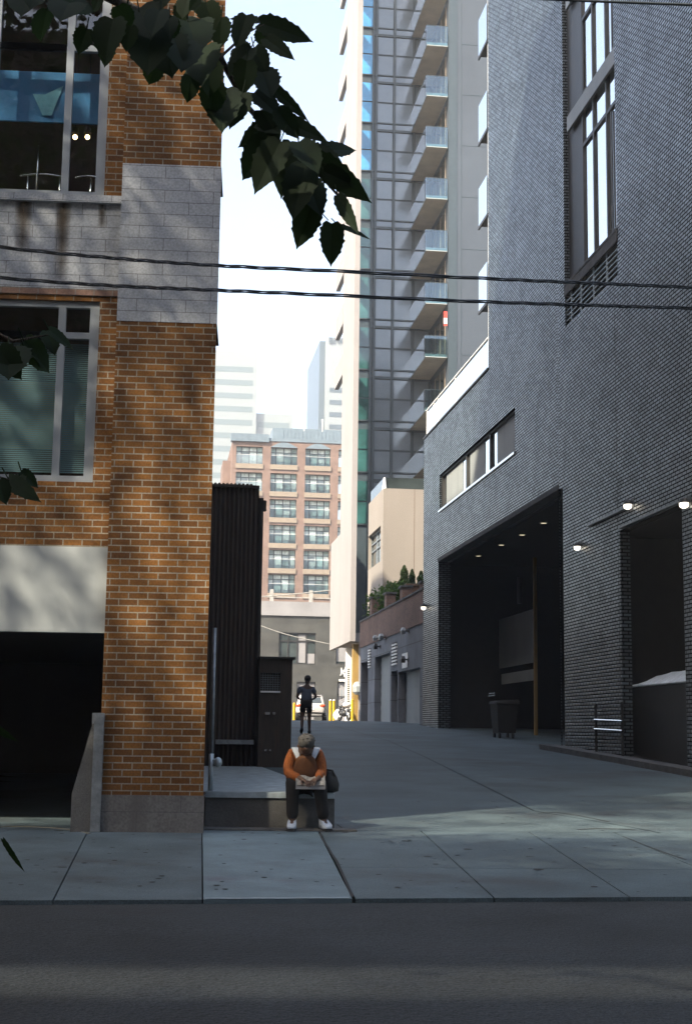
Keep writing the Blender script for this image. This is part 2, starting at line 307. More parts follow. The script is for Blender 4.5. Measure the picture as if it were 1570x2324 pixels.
# ------------------------------------------------------------------ the ground
def strip(xs, ys, dz, name, mat, base=(0, 0, 0), kind='structure'):
    m = M()
    for i in range(len(ys)-1):
        for j in range(len(xs)-1):
            m.quad((xs[j], ys[i], zg(ys[i])+dz), (xs[j+1], ys[i], zg(ys[i])+dz), (xs[j+1], ys[i+1], zg(ys[i+1])+dz), (xs[j], ys[i+1], zg(ys[i+1])+dz))
    return solo(m, name, MT[mat], None, None, base, A=False, kind=kind)
strip([-2500, 2500], [p[0] for p in PROF], -.12, 'ground', 'earth')
KE = lambda x: 10.12+.085*x                        # edge between the road and the pavement
m = M(); n = 24
for i in range(n):
    x0, x1 = -60+120*i/n, -60+120*(i+1)/n
    for (y0, y1) in ((-8, 0), (0, 4), (4, 8)): m.quad((x0, y0, zg(y0)-.012), (x1, y0, zg(y0)-.012), (x1, y1, zg(y1)-.012), (x0, y1, zg(y1)-.012))
    e0, e1 = 10.12+.085*max(-14, min(14, x0)), 10.12+.085*max(-14, min(14, x1))
    m.quad((x0, 8, zg(8)-.012), (x1, 8, zg(8)-.012), (x1, e1, zg(e1)-.03), (x0, e0, zg(e0)-.03))
solo(m, 'road', MT['road'], None, None, (0, 0, 0), A=False, kind='structure')
# pavement bays, each a cast slab with a hand-wide real gap at its joints
def slab(poly, name, mat, dz=0., t=.1):
    m = M(); tp = [Vector((x, y, zg(y)+dz)) for x, y in poly]; bt = [p-Vector((0, 0, t)) for p in tp]; k = len(poly)
    m.quad(*tp)
    for i in range(k): m.quad(tp[i], tp[(i+1) % k], bt[(i+1) % k], bt[i])
    return solo(m, name, MT[mat], None, None, (0, 0, 0), A=False, kind='structure')
def gx(px, py): p = G(px, py); return p.x, p.y
YB = 15.45
def xat(p, q, y): return p[0]+(q[0]-p[0])*(y-p[1])/(q[1]-p[1])
J1 = (gx(195, 1897), gx(125, 2036)); J2 = (gx(459, 1890), gx(460, 2037)); J3 = (gx(727, 1893), gx(801, 2036)); J4 = (gx(962, 1893), gx(1110, 2028)); J5 = (gx(1225, 1905), gx(1412, 2026)); J6 = (gx(1400, 1893), gx(1700, 2020))
cuts = [None, J1, J2, J3, J4, J5, J6, None]; g = .006
mats = ['walk', 'walk', 'walk2', 'drive', 'drive', 'drive', 'drive']
def cx_(j, y, side):
    if cuts[j] is None: return -14. if j == 0 else 14.
    gg = .013 if j == 3 else g
    return xat(*cuts[j], y)+gg*side
ymid = gx(775, 1968)[1]
for k in range(7):
    yb = [10.12+.085*cx_(k, 10.2, 1), 10.12+.085*cx_(k+1, 10.2, -1)]
    rows = [(None, YB)] if k < 3 else [(None, ymid-.006), (ymid+.006, YB)]
    for a, b in rows:
        y0l, y0r = (yb if a is None else (a, a))
        slab([(cx_(k, y0l, 1), y0l), (cx_(k+1, y0r, -1), y0r), (cx_(k+1, b, -1), b), (cx_(k, b, 1), b)], 'pavement', mats[k])
# driveway running up the alley, cast in two lanes along the open joint
P1 = [gx(x, y) for x, y in ((880, 1681), (960, 1716), (1080, 1775), (1220, 1845), (1375, 1866))]
dj = [(P1[4][0]+.3, YB+.01)]+P1[::-1]
ys = [YB+.012]+[16+i for i in range(40)]+[56, 60, 64]
def jx(y):
    for (xa, ya), (xb, yb2) in zip(dj, dj[1:]):
        if ya <= y <= yb2: return xa+(xb-xa)*(y-ya)/(yb2-ya)
    return dj[-1][0]+(y-dj[-1][1])*(-.06) if y > dj[-1][1] else dj[0][0]
for side in (0, 1):
    m = M()
    for a, b in zip(ys, ys[1:]):
        x0a, x0b, x1a, x1b = (-3.5, -4.5, jx(a)-.012, jx(b)-.012) if side == 0 else (jx(a)+.012, jx(b)+.012, 12, 12)
        m.quad((x0a, a, zg(a)), (x1a, a, zg(a)), (x1b, b, zg(b)), (x0b, b, zg(b)))
    solo(m, 'alley_pavement', MT['drive'], None, None, (0, 0, 0), A=False, kind='structure')
m = M()
m.quad((-14, 9.9, zg(9.9)-.075), (14, 9.9, zg(9.9)-.075), (14, 15.5, zg(15.5)-.075), (-14, 15.5, zg(15.5)-.075)); m.quad((-4.5, 15.5, zg(15.5)-.05), (12, 15.5, zg(15.5)-.05), (12, 56, zg(56)-.05), (-4.5, 56, zg(56)-.05))
solo(m, 'pavement_bed', MT['joint'], None, None, (0, 0, 0), A=False, kind='structure')
strip([-40, -8, 6, 40], [64.02, 66, 76, 90, 104], 0., 'far_road', 'kerb')
# tar-filled cracks
m = M()
def crack(pts, wd, m):
    q = [G(*p) for p in pts]
    for a, b in zip(q, q[1:]):
        t = Vector((b.x-a.x, b.y-a.y, 0)).normalized(); s = Vector((-t.y, t.x, 0))*wd/2; u = Vector((0, 0, .004))
        m.quad(a-s+u, b-s+u, b+s+u, a+s+u)
crack([(1220, 1846), (1262, 1844), (1310, 1851), (1345, 1858), (1382, 1866)], .035, m)
crack([(1413, 1899), (1460, 1918), (1510, 1937), (1556, 1952)], .02, m)
crack([(1310, 1883), (1350, 1881), (1410, 1882), (1440, 1884)], .06, m)
crack([(765, 1872), (778, 1881), (788, 1890)], .02, m); crack([(760, 1889), (775, 1888), (786, 1891)], .03, m)
crack([(725, 1892), (732, 1906), (745, 1925), (752, 1938), (764, 1955), (775, 1980), (788, 2008), (799, 2036)], .022, m)
solo(m, 'pavement_crack', MT['joint'], None, None, (0, 0, 0), A=False, kind='structure')
m = M()
for _ in range(240):               # gum and oil spots trodden into the paving
    x, y = rnd.uniform(-3, 6), rnd.uniform(10.6, 15.2) if rnd.random() < .7 else rnd.uniform(15.6, 24); r = rnd.uniform(.010, .028)*(1 if rnd.random() < .93 else 2.5); k = rnd.uniform(.7, 1.3)
    if y > 15.3 and x < 1.6: continue
    m.quad(*[(x+r*cos(a)*(1+.2*sin(3*a+x)), y+r*k*sin(a), zg(y+r*k*sin(a))+.0045) for a in [2*pi*i/9 for i in range(9)]])
solo(m, 'pavement_spots', MT['joint'], None, None, (0, 0, 0), A=False, kind='structure')
m = M(); xa, xb = J2[1][0]+.02, J3[1][0]-.03
m.quad(*[(x, 10.12+.085*x+d+.006*sin(x*19), zg(10.12+.085*x+d)+.004) for d, xs_ in ((.004, [xa+(xb-xa)*i/24 for i in range(25)]), (.07, [xb-(xb-xa)*i/24 for i in range(25)])) for x in xs_])
solo(m, 'kerb_edge', MT['edgec'], None, None, (0, 0, 0), A=False, kind='structure')
m = M(); a, b = w2a(G(1265, 1690)), w2a(G(1570, 1778))
for (y0, y1) in ((15.6, 21), (21, 27), (27, 34.6)):
    for yy0, yy1 in ((y0+.006, y1-.006),):
        z0, z1 = zg(yy0), zg(yy1)
        m.add([(9.30, yy0, z0-.1), (9.72, yy0, z0-.1), (9.72, yy0, z0+.14), (9.30, yy0, z0+.14), (9.30, yy1, z1-.1), (9.72, yy1, z1-.1), (9.72, yy1, z1+.14), (9.30, yy1, z1+.14)],
              [(0, 1, 2, 3), (4, 5, 6, 7), (0, 1, 5, 4), (1, 2, 6, 5), (2, 3, 7, 6), (3, 0, 4, 7)])
solo(m, 'kerb', MT['kerb'], None, None, (9.3, 20, .3), kind='structure')

# ------------------------------------------------------------------ left brick building (street front in the plane y = 15)
FY = 15.; BX0, BXP, BX1 = -40., -1.535, -.462
LB = top('brick_building', 'orange brick building with a pale stone band on the left corner of the alley', 'building', (-1.6, 15, .15), A=False)
side = lambda y: BX1-tan(AL)*(y-FY)-.0
def fw(x0, x1, z0, z1, mat, name, y=FY, holes=(), d=.15, label=None):
    m = M(); m.holed(lambda a, z, dd: (a, y+dd, z), x0, x1, z0, z1, list(holes), d); return m.build(name, MT[mat], LB, label)
H, HL, YM = 31., 20., 29.
def pier(z0, z1, mat, name, off=0.):
    m = M(); y1 = 15.9
    x1 = BX1+off
    m.quad((BXP, FY-off, z0), (x1, FY-off, z0), (x1, FY-off, z1), (BXP, FY-off, z1)); m.quad((x1, FY-off, z0), (side(y1)+off, y1, z0), (side(y1)+off, y1, z1), (x1, FY-off, z1))
    m.quad((BXP, FY-off, z0), (BXP, FY-off, z1), (BXP, FY+.5, z1), (BXP, FY+.5, z0))
    m.quad((BXP, FY-off, z1), (x1, FY-off, z1), (x1, y1, z1), (BXP, y1, z1)); m.quad((BXP, FY-off, z0), (x1, FY-off, z0), (x1, y1, z0), (BXP, y1, z0))
    return m.build(name, MT[mat], LB)
pier(-.2, .53, 'plinth', 'plinth', .012); pier(.53, 5.555, 'brick', 'wall'); pier(5.555, 7.345, 'stone', 'stone_band', .006); pier(7.345, 12, 'brick', 'wall')
RY = FY+.12                                                           # the bay left of the pier is set back
bw0, bw1, bz0, bz1 = -3.9, -1.735, 3.80, 5.80                          # lower window
uw0, uw1, uz0, uz1 = -3.9, -1.74, 6.99, 9.95                           # upper window
fw(BX0, BXP, 3.10, 5.86, 'brick', 'wall', RY, [(bw0, bw1, bz0, bz1), (-9, -5, bz0, bz1)], .14)
fw(BX0, BXP, 5.93, 6.93, 'stone', 'stone_band', RY-.02)
fw(BX0, BXP, 6.93, 12, 'brick', 'wall', RY, [(uw0, uw1, uz0, uz1), (-9, -5, uz0, uz1)], .14)
m = M(); m.box(BX0, BXP-.002, RY-.018, RY+.05, 5.86, 5.93); m.build('lintel', MT['brown'], LB)
m = M(); m.box(BX0, BXP-.004, RY-.075, RY+.2, 6.90, 6.985); m.build('sill', MT['stone'], LB)
m = M(); m.box(BX0, BXP-.003, RY-.06, RY+.06, 2.19, 3.095); m.box(BX0, BXP-.003, RY-.075, RY-.06, 2.19, 2.215); m.build('fascia_panel', MT['panel'], LB, 'blank pale grey fascia panel')
for xa, xb, za, zb in ((-2.26, -2.08, 6.0, 6.90), (-1.80, -1.70, 6.62, 6.90), (-2.7, -2.5, 6.3, 6.90)):
    m = M(); m.box(xa, xb, RY-.0235, RY-.0205, za, zb); m.build('drip_stain', MT['drip'], LB)
# unseen body behind the front, its height and depth shaped to darken the alley
m = M(); ye = 62.
for (yy0, yy1, hh) in ((15.9, YM, H), (YM, ye, HL)):
    P = [(BX0, yy0 if yy0 > 16 else RY+.4), (BX0, yy1), (side(yy1), yy1), (side(yy0), yy0)]
    for (a, b) in zip(P, P[1:]): m.quad((*a, -.3), (*b, -.3), (*b, hh), (*a, hh))
    m.quad(*[(x, y, hh) for x, y in P])
m.build('side_wall', MT['brown'], LB)
m = M(); m.quad((BX0, RY+.2, 12), (BX1, RY+.2, 12), (BX1, RY+.2, H), (BX0, RY+.2, H)); m.quad((BX1, RY+.2, 12), (side(15.9), 15.9, 12), (side(15.9), 15.9, H), (BX1, RY+.2, H))
m.quad((BX0, RY, 12), (BX1, RY-.2, 12), (BX1, RY+.3, 12), (BX0, RY+.3, 12)); m.build('upper_wall', MT['brick'], LB)
# ground-floor drive-in opening, dark inside
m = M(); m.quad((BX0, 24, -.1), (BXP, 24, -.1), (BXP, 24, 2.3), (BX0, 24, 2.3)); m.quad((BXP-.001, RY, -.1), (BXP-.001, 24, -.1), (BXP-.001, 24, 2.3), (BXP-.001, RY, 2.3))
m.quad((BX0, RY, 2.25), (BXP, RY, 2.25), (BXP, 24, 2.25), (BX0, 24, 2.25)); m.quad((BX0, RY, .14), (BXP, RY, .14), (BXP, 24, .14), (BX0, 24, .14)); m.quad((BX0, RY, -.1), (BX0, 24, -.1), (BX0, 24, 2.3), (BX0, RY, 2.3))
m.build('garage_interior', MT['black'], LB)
m = M(); m.box(-1.80, BXP-.002, FY-.03, FY+.5, -.1, .54)
m.add([(-1.80, FY-.02, .54), (BXP-.002, FY-.02, .54), (BXP-.002, FY+.4, .54), (-1.80, FY+.4, .54), (-1.62, FY-.02, 1.25), (BXP-.002, FY-.02, 1.25), (BXP-.002, FY+.4, 1.25), (-1.62, FY+.4, 1.25)], [(4, 5, 6, 7), (0, 1, 5, 4), (1, 2, 6, 5), (2, 3, 7, 6), (3, 0, 4, 7)])
m.build('wheel_guard', MT['concrete'], LB)
m = M(); m.box(-1.60, -1.50, FY-.045, FY-.018, .16, 1.36); m.box(-1.625, -1.60, FY-.018, FY+.3, .16, 1.36); m.build('corner_guard', MT['galv'], LB)
# windows: frames with mullion and transom, clear panes, and what stands behind them
def bay_window(x0, x1, z0, z1, mulls, trans, fwid=.07):
    y = RY+.07; m = M()
    m.box(x0, x1, y-.035, y+.03, z0, z0+fwid); m.box(x0, x1, y-.035, y+.03, z1-fwid, z1); m.box(x0, x0+fwid, y-.035, y+.03, z0+fwid, z1-fwid); m.box(x1-fwid*1.5, x1, y-.035, y+.03, z0+fwid, z1-fwid)
    for c in mulls: m.box(c-.04, c+.04, y-.033, y+.028, z0+fwid, z1-fwid)
    for c in trans:
        ed = [x0+fwid]+[v for q in mulls for v in (q-.04, q+.04)]+[x1-fwid*1.5]
        for a, b in zip(ed[::2], ed[1::2]): m.box(a, b, y-.031, y+.026, c-.035, c+.035)
    o = m.build('window', MT['frame'], LB)
    p = M(); p.quad((x0+.02, y, z0+.02), (x1-.02, y, z0+.02), (x1-.02, y, z1-.02), (x0+.02, y, z1-.02)); p.build('pane', MT['pane'], o)
    return o
w1 = bay_window(bw0, bw1, bz0, bz1, [-2.14, -3.0], [5.42])
w2 = bay_window(uw0, uw1, uz0, uz1, [-2.18, -3.0], [8.75])
w3 = bay_window(-9, -5, bz0, bz1, [-7.6, -6.4], [5.42]); w4 = bay_window(-9, -5, uz0, uz1, [-7.6, -6.4], [8.75])
m = M(); z = 3.92
while z < 5.34: m.add([(bw0+.05, RY+.15, z), (bw1-.1, RY+.15, z), (bw1-.1, RY+.155, z+.0155), (bw0+.05, RY+.155, z+.0155)], [(0, 1, 2, 3)]); z += .0225
m.build('blind', MT['blind'], w1)
m = M(); m.box(bw0+.1, bw1-.13, RY+.165, RY+.17, 4.18, 4.66); m.box(bw0+.1, bw1-.13, RY+.165, RY+.17, 4.70, 4.92); m.build('tan_reflection', MT['tan'], w1)  # tan panels imitate a building reflected in the window
for (z0, z1) in ((3.2, 5.95), (6.95, 10.2)):       # the rooms
    m = M(); y0, y1 = RY+.2, 20.
    m.quad((-9.5, y1, z0), (BXP, y1, z0), (BXP, y1, z1), (-9.5, y1, z1)); m.quad((-9.5, y0, z0), (BXP, y0, z0), (BXP, y1, z0), (-9.5, y1, z0)); m.quad((-9.5, y0, z1), (BXP, y0, z1), (BXP, y1, z1), (-9.5, y1, z1))
    m.quad((BXP, y0, z0), (BXP, y1, z0), (BXP, y1, z1), (BXP, y0, z1)); m.quad((-9.5, y0, z0), (-9.5, y1, z0), (-9.5, y1, z1), (-9.5, y0, z1)); m.build('room', MT['room'], LB)
m = M(); m.box(-3.85, -1.9, 15.75, 15.8, 4.35, 4.6); m.box(-3.2, -2.0, 15.85, 15.9, 4.6, 5.0); m.build('reflected_block', MT['tan'], LB)  # tan boxes deeper in, coloured to imitate the same reflected building
m = M(); m.box(-4.2, -1.80, RY+.32, RY+.35, 7.98, 8.58); m.build('roller_blind', MT['blueblind'], w2)
m = M(); m.quad((-2.62, RY+.30, 8.3), (-2.50, RY+.30, 8.05), (-2.40, RY+.30, 8.05), (-2.28, RY+.31, 8.42), (-2.48, RY+.30, 8.30)); m.build('folded_sail', MT['aqua'], w2)
m = M()
for k in range(2):
    for zz in (7.40,):
        a, b = (-2.75, -2.24) if k == 0 else (-2.13, -1.83)
        m.tube([(a+(b-a)*t/10, RY+.5, zz+.03*sin(pi*t/10)) for t in range(11)], .012, 6)
for x in (-2.66, -2.3, -1.95): m.cyl((x, RY+.5, 7.02), (x, RY+.5, 7.40), .014, n=6)
m.cyl((-2.55, RY+.45, 7.0), (-2.55, RY+.45, 7.75), .012, n=6)
m.build('handrail', MT['chrome'], LB, smooth=True)
for k, px in enumerate((171, 199)):
    p = onY(px, 311, 17.2); o = top('pendant_lamp', ('left' if k == 0 else 'right')+' glowing pendant lamp of the pair inside the upper window', 'lamp', p, A=False, group='pendant lamps in the upper window')
    m = M(); m.ell(p, (.03, .03, .03)); m.build('bulb', MT['bulb'], o, smooth=True)
    m = M(); m.loft([[(p.x+r*cos(2*pi*i/14), p.y+r*sin(2*pi*i/14), p.z+dz) for i in range(14)] for r, dz in ((.04, .12), (.05, .05))], cap=False); m.cyl((p.x, p.y, p.z+.12), (p.x, p.y, 10.18), .006, n=6); m.build('lamp_shade', MT['dkmetal'], o)
# standpipe on the corner
p = Vector((-.405, 15.55, .9)); m = M(); o = top('standpipe', 'grey vertical standpipe with a round valve at the brick corner above the dock', 'pipe', (p.x, p.y, .56), A=False)
m.tube([(p.x, p.y, .93), (p.x, p.y, 2.3)], .022, 10); m.build('pipe', MT['galv'], o, smooth=True)
m = M(); m.cyl((p.x, p.y, .56), (p.x, p.y, .95), .028, n=10); m.ell((p.x+.075, p.y-.03, .86), (.045, .05, .055)); m.cyl((p.x, p.y, .88), (p.x+.06, p.y-.02, .88), .018, n=8); m.build('valve', MT['steel'], o, smooth=True)
# raised dock the man sits on
z1 = .545; DX1 = .93
m = M(); yb = 26.6; ex = lambda y: DX1-tan(AL)*(y-15.6)
m.loft([[(BX1+.005, 15.62, -.1), (ex(15.62), 15.62, -.1), (ex(15.62), 15.62, z1-.06), (BX1+.005, 15.62, z1-.06)], [(side(yb)+.005, yb, -.1), (ex(yb), yb, -.1), (ex(yb), yb, z1-.06), (side(yb)+.005, yb, z1-.06)]])
DK = top('loading_dock', 'low dark loading dock with a bright ribbed steel plate top beside the brick corner', 'loading dock', (.2, 15.6, .16), A=False)
m.build('base', MT['concrete'], DK)
m = M(); y = 15.6
m.loft([[(BX1+.006, y, z1-.058), (ex(y), y, z1-.058), (ex(y), y, z1-.004), (BX1+.006, y, z1-.004)], [(side(yb)+.006, yb, z1-.058), (ex(yb), yb, z1-.058), (ex(yb), yb, z1-.004), (side(yb)+.006, yb, z1-.004)]])
k = 0
while y < 26.4:                                   # anti-slip ribs
    m.box(side(y)+.012, ex(y)-.02, y+.012, y+.034, z1-.004, z1+.004); y += .06
m.build('steel_plate', MT['steel'], DK)
m = M(); m.box(BX1+.01, 1.15, 15.28, 15.61, .0, .178); m.build('step_ledge', MT['concrete'], DK)
# rusty corrugated shed and the mesh cage beside it at the end of the dock
def an(px, py, yp): return al(px, py, yp=yp)
a, b = an(462, 1097, 26.6), an(589, 1097, 26.6); bot = .4
SH = top('corrugated_shed', 'tall dark rusty shed of corrugated steel behind the dock', 'shed', ((a.x+b.x)/2, 27, .5))
m = M(); zt = a.z; nx = 40
pts = []
for i in range(nx*2+1):
    x = a.x-.6+(b.x-a.x+.6)*i/(nx*2); pts.append((x, 26.6+(.03 if (i//2) % 2 else -.0)))
for (x0, y0), (x1, y1) in zip(pts, pts[1:]):
    m.quad((x0, y0, bot), (x1, y1, bot), (x1, y1, zt), (x0, y0, zt))
c = an(596, 1130, 26.6)
m.quad((b.x, 26.6, bot), (b.x, 33, bot), (b.x, 33, zt-.05), (b.x, 26.6, zt-.05)); m.build('wall', MT['corr'], SH)
m = M(); zz = zt-.012
for i in range(17):
    x = a.x-.3+.075*i
    m.loft([[(x+.03*cos(t), 26.55+q, zz+.03*max(0, sin(t))) for t in [pi*j/6 for j in range(7)]] for q in (0, 6.5)])
m.box(a.x-.5, b.x, 26.55, 33, zz-.05, zz); m.build('roof', MT['corr'], SH)
m = M(); m.cyl((c.x-.02, 26.62, bot), (c.x-.02, 26.62, c.z), .045, n=10); m.cyl((c.x+.02, 26.62, c.z-.25), (c.x+.02, 26.62, c.z-.05), .06, n=10); m.build('downpipe', MT['dkmetal'], SH)
m = M(); p0, p1 = an(455, 1700, 26.4), an(552, 1722, 26.4); m.box(an(490, 1690, 26.4).x, an(575, 1690, 26.4).x, 26.3, 26.58, .95, 1.03); m.build('ledge', MT['galv'], SH)
a, b = an(590, 1495, 26.3), an(664, 1495, 26.3)
CG = top('mesh_cage', 'dark narrow steel cabinet with a mesh window at the end of the dock', 'cabinet', ((a.x+b.x)/2, 26.6, .5))
gx0, gx1, gz0, gz1 = an(592, 1525, 26.3).x, an(637, 1525, 26.3).x, an(600, 1568, 26.3).z, an(600, 1527, 26.3).z
m = M(); m.holed(lambda s, z, d: (s, 26.3+d, z), a.x, b.x, bot, a.z, [(gx0, gx1, gz0, gz1)], .12)
m.quad((b.x, 26.3, bot), (b.x, 28.2, bot), (b.x, 28.2, a.z), (b.x, 26.3, a.z)); m.quad((a.x, 26.3, a.z), (b.x, 26.3, a.z), (b.x, 28.2, a.z), (a.x, 28.2, a.z)); m.quad((a.x, 28.2, bot), (b.x, 28.2, bot), (b.x, 28.2, a.z), (a.x, 28.2, a.z)); m.quad((a.x, 26.3, bot), (a.x, 28.2, bot), (a.x, 28.2, a.z), (a.x, 26.3, a.z)); m.build('body', MT['corr'], CG)
m = M(); m.box(a.x-.02, b.x+.05, 26.24, 28.25, a.z, a.z+.04); m.build('cap', MT['dkmetal'], CG)
m = M()
for i in range(9): x = gx0+(gx1-gx0)*i/8; m.box(x-.004, x+.004, 26.33, 26.338, gz0, gz1)
for i in range(9): z = gz0+(gz1-gz0)*i/8; m.box(gx0, gx1, 26.338, 26.345, z-.004, z+.004)
m.build('mesh_window', MT['galv'], CG)
m = M(); m.box(gx0, gx1, 26.25, 26.3, gz0-.03, gz0); m.build('sill', MT['white'], CG)
for (px, py, wd, hh) in ((607, 1619, .09, .05), (622, 1619, .05, .04), (603, 1703, .04, .03), (613, 1703, .03, .03)):
    p = an(px, py, 26.27); m = M(); m.box(p.x-wd/2, p.x+wd/2, 26.26, 26.3, p.z-hh/2, p.z+hh/2); m.build('meter', MT['chromep'], CG)
# ------------------------------------------------------------------ right side: dark brick building along the alley (plane x' = L)
L = 9.715
def aw(px, py): return al(px, py, xp=L)
def zr(px, py): return aw(px, py).z
DB = top('dark_brick_building', 'tall dark grey brick building lining the right side of the alley', 'building', (L, 40, .8))
PX = lambda s: (lambda a, z, d: (s+d, a, z))
YC, YT, YN = 52.65, 41.78, 14.5
ZP = 12.31                                           # terrace parapet
lo = (33.65, 49.7, -.5, 7.245, .45)                   # tall drive-through
win = (38.52, 49.52, 9.08, 10.37, .32)
s0, s1 = aw(1415, 1600).y, aw(1560, 1600).y
sm = (s1, s0, -.5, 5.55, .22)                         # smaller loading opening
slot = (29.15, 33.28, 11.2, 26., .16)
m = M(); m.holed(PX(L), YT, YC, -.5, ZP, [(YT-1, lo[1], lo[2], lo[3], .45), (YT-1, win[1], win[2], win[3], .32)], .3)
m.quad((L, YC, -.5), (L+10, YC, -.5), (L+10, YC, ZP), (L, YC, ZP)); m.build('wall', MT['dark'], DB)
m = M(); m.holed(PX(L), 34.0, YT, -.5, 34, [(lo[0], YT+1, lo[2], lo[3], .45), (win[0], YT+1, win[2], win[3], .32)], .3); m.build('wall', MT['dark'], DB)
m = M(); m.holed(PX(L-.03), YN, 33.98, -.5, 34, [sm, slot, (33.65, 34.1, -.5, 7.245, .45)], .3); m.quad((L-.03, 33.98, -.5), (L, 34., -.5), (L, 34., 34), (L-.03, 33.98, 34)); m.build('wall', MT['dark'], DB)
m = M(); m.quad((L-.03, YN, -.5), (L+40, YN, -.5), (L+40, YN, 34), (L-.03, YN, 34)); m.quad((L, YT, ZP), (L+40, YT, ZP), (L+40, YT, 34), (L, YT, 34)); m.quad((L-.03, YN, 34), (L+40, YN, 34), (L+40, YT, 34), (L, YT, 34)); m.quad((L, YT, ZP-.15), (L+10, YT, ZP-.15), (L+10, YC, ZP-.15), (L, YC, ZP-.15)); m.build('end_wall', MT['dark'], DB)
m = M(); m.box(L-.04, L+.25, YT+.02, YC+.03, ZP, ZP+.06); m.build('coping', MT['dkmetal'], DB)
m = M(); m.box(L-.035, L+.3, lo[0]+.4, lo[1], lo[3]-.002, lo[3]+.14); m.build('lintel', MT['kerb'], DB)
# inside the tall drive-through
m = M(); d = 7.
z = lo[3]+.15
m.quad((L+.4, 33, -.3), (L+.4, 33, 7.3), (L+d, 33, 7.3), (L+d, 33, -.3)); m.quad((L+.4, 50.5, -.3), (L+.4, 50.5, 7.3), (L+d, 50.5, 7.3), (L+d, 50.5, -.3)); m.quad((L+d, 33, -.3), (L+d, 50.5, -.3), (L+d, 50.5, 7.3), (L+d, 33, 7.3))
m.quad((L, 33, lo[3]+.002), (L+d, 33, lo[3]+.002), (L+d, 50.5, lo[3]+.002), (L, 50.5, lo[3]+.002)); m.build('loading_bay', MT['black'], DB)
m = M(); m.quad((L, 33.6, zg(34)+.01), (L+d, 33.6, zg(34)+.01), (L+d, 50.4, zg(50)+.01), (L, 50.4, zg(50)+.01)); m.build('bay_floor', MT['concrete'], DB)
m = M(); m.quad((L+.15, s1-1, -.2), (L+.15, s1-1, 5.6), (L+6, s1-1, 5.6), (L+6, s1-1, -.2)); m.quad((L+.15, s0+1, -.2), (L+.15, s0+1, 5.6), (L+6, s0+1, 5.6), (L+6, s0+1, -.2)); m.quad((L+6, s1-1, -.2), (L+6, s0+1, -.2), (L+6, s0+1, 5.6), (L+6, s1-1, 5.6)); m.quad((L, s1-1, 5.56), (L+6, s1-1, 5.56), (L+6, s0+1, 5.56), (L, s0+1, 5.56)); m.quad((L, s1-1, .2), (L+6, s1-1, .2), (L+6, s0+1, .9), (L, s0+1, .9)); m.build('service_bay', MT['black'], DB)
yb0 = L+2.4
q0, q1 = al(1122, 1400, xp=yb0), al(1214, 1400, xp=yb0)
m = M(); m.box(yb0, yb0+.06, q1.y, q0.y, al(1200, 1505, xp=yb0).z, al(1200, 1385, xp=yb0).z); m.box(yb0, yb0+.06, q1.y, q0.y-1, al(1200, 1545, xp=yb0).z, al(1200, 1520, xp=yb0).z); m.build('bay_panel', MT['panel'], DB)
m = M(); q = al(1211, 1540, xp=yb0-.4); m.box(q.x, q.x+.1, q.y-.05, q.y+.05, .6, 6.8); m.build('bay_post', MT['ochre'], DB)
for px in (1125, 1140, 1160, 1178): q = al(px, 1400, xp=yb0+.5); m = M(); m.cyl((q.x, q.y, al(px, 1370, xp=yb0+.5).z), (q.x, q.y, al(px, 1310, xp=yb0+.5).z), .09, n=8); m.build('hanging_duct', MT['dkmetal'], DB)
# strip window with dark frame posts and reflecting panes
wy = win; m = M(); x = L+.10
for yy in (wy[0], 41.9, 45.3, wy[1]-.12): m.box(x-.02, x+.08, yy, yy+.12, wy[2], wy[3])
m.box(x-.02, x+.08, wy[0], wy[1], wy[3]-.07, wy[3]-.002); wo = m.build('window', MT['dkmetal'], DB)
m = M(); m.quad((x+.05, wy[0], wy[2]), (x+.05, wy[1], wy[2]), (x+.05, wy[1], wy[3]), (x+.05, wy[0], wy[3])); m.build('pane', MT['mirror'], wo)
m = M()
for (a, b) in ((38.9, 41.2), (42.9, 45.0), (46.2, 48.9)): m = M(); m.box(x+.03, x+.045, a, b, wy[2]+.02, wy[3]-.1); m.build('roller_blind', MT['panel'], wo)
m = M(); m.box(L-.05, L+.1, wy[0]-.05, wy[1]+.05, wy[2]-.07, wy[2]); m.build('sill', MT['mirror'], wo)
# tall window slot
x = L+.10; y0, y1 = slot[0], slot[1]; yp_ = 31.95
so_ = M(); so_.box(x-.05, x+.03, y0, yp_, 12.32, 12.40)
ys = [y0, y0+.07, 30.0, 30.08, 31.0, 31.08, yp_-.08, yp_]
for a, b in zip(ys[::2], ys[1::2]): so_.box(x-.05, x+.03, a, b, 12.4, 26)
for zz in (15.35, 18.6, 22.): so_.box(x-.045, x+.025, y0, yp_, zz, zz+.09)
wo = so_.build('window', MT['dkmetal'], DB)
m = M()
for a, b in ((y0+.07, 30.), (30.08, 31.), (31.08, yp_-.08)):
    t = rnd.uniform(-.012, .012)
    for c, d in ((12.4, 15.35), (15.44, 18.6), (18.69, 22), (22.09, 26)): m.quad((x+t, a, c), (x, b, c), (x, b, d), (x+t, a, d))
m.build('pane', MT['mirror'], wo)
for zz in (16.2, 19.5): m = M(); m.box(L-.02, x-.06, y0+.02, y1-.3, zz, zz+.40); m.build('slab_edge', MT['panel'], wo)
m = M(); m.quad((x, yp_, 11.2), (x, y1, 11.2), (x, y1, 26), (x, yp_, 26)); m.build('side_panel', MT['dkmetal'], DB)
for a, b, c, d in ((29.22, 29.75, 12.4, 15.3), (29.22, 29.6, 16.7, 18.6), (31.55, 31.87, 16.7, 18.6)): m = M(); m.box(x-.045, x-.012, a, b, c, c+.06); m.box(x-.045, x-.012, b-.06, b, c+.06, d); m.build('sash', MT['dkmetal'], wo)
m = M(); m.box(L-.06, L+.05, y0, y1, 12.24, 12.30); m.box(L-.05, L-.03, y0, y1, 12.0, 12.24); m.build('sill', MT['kerb'], wo)
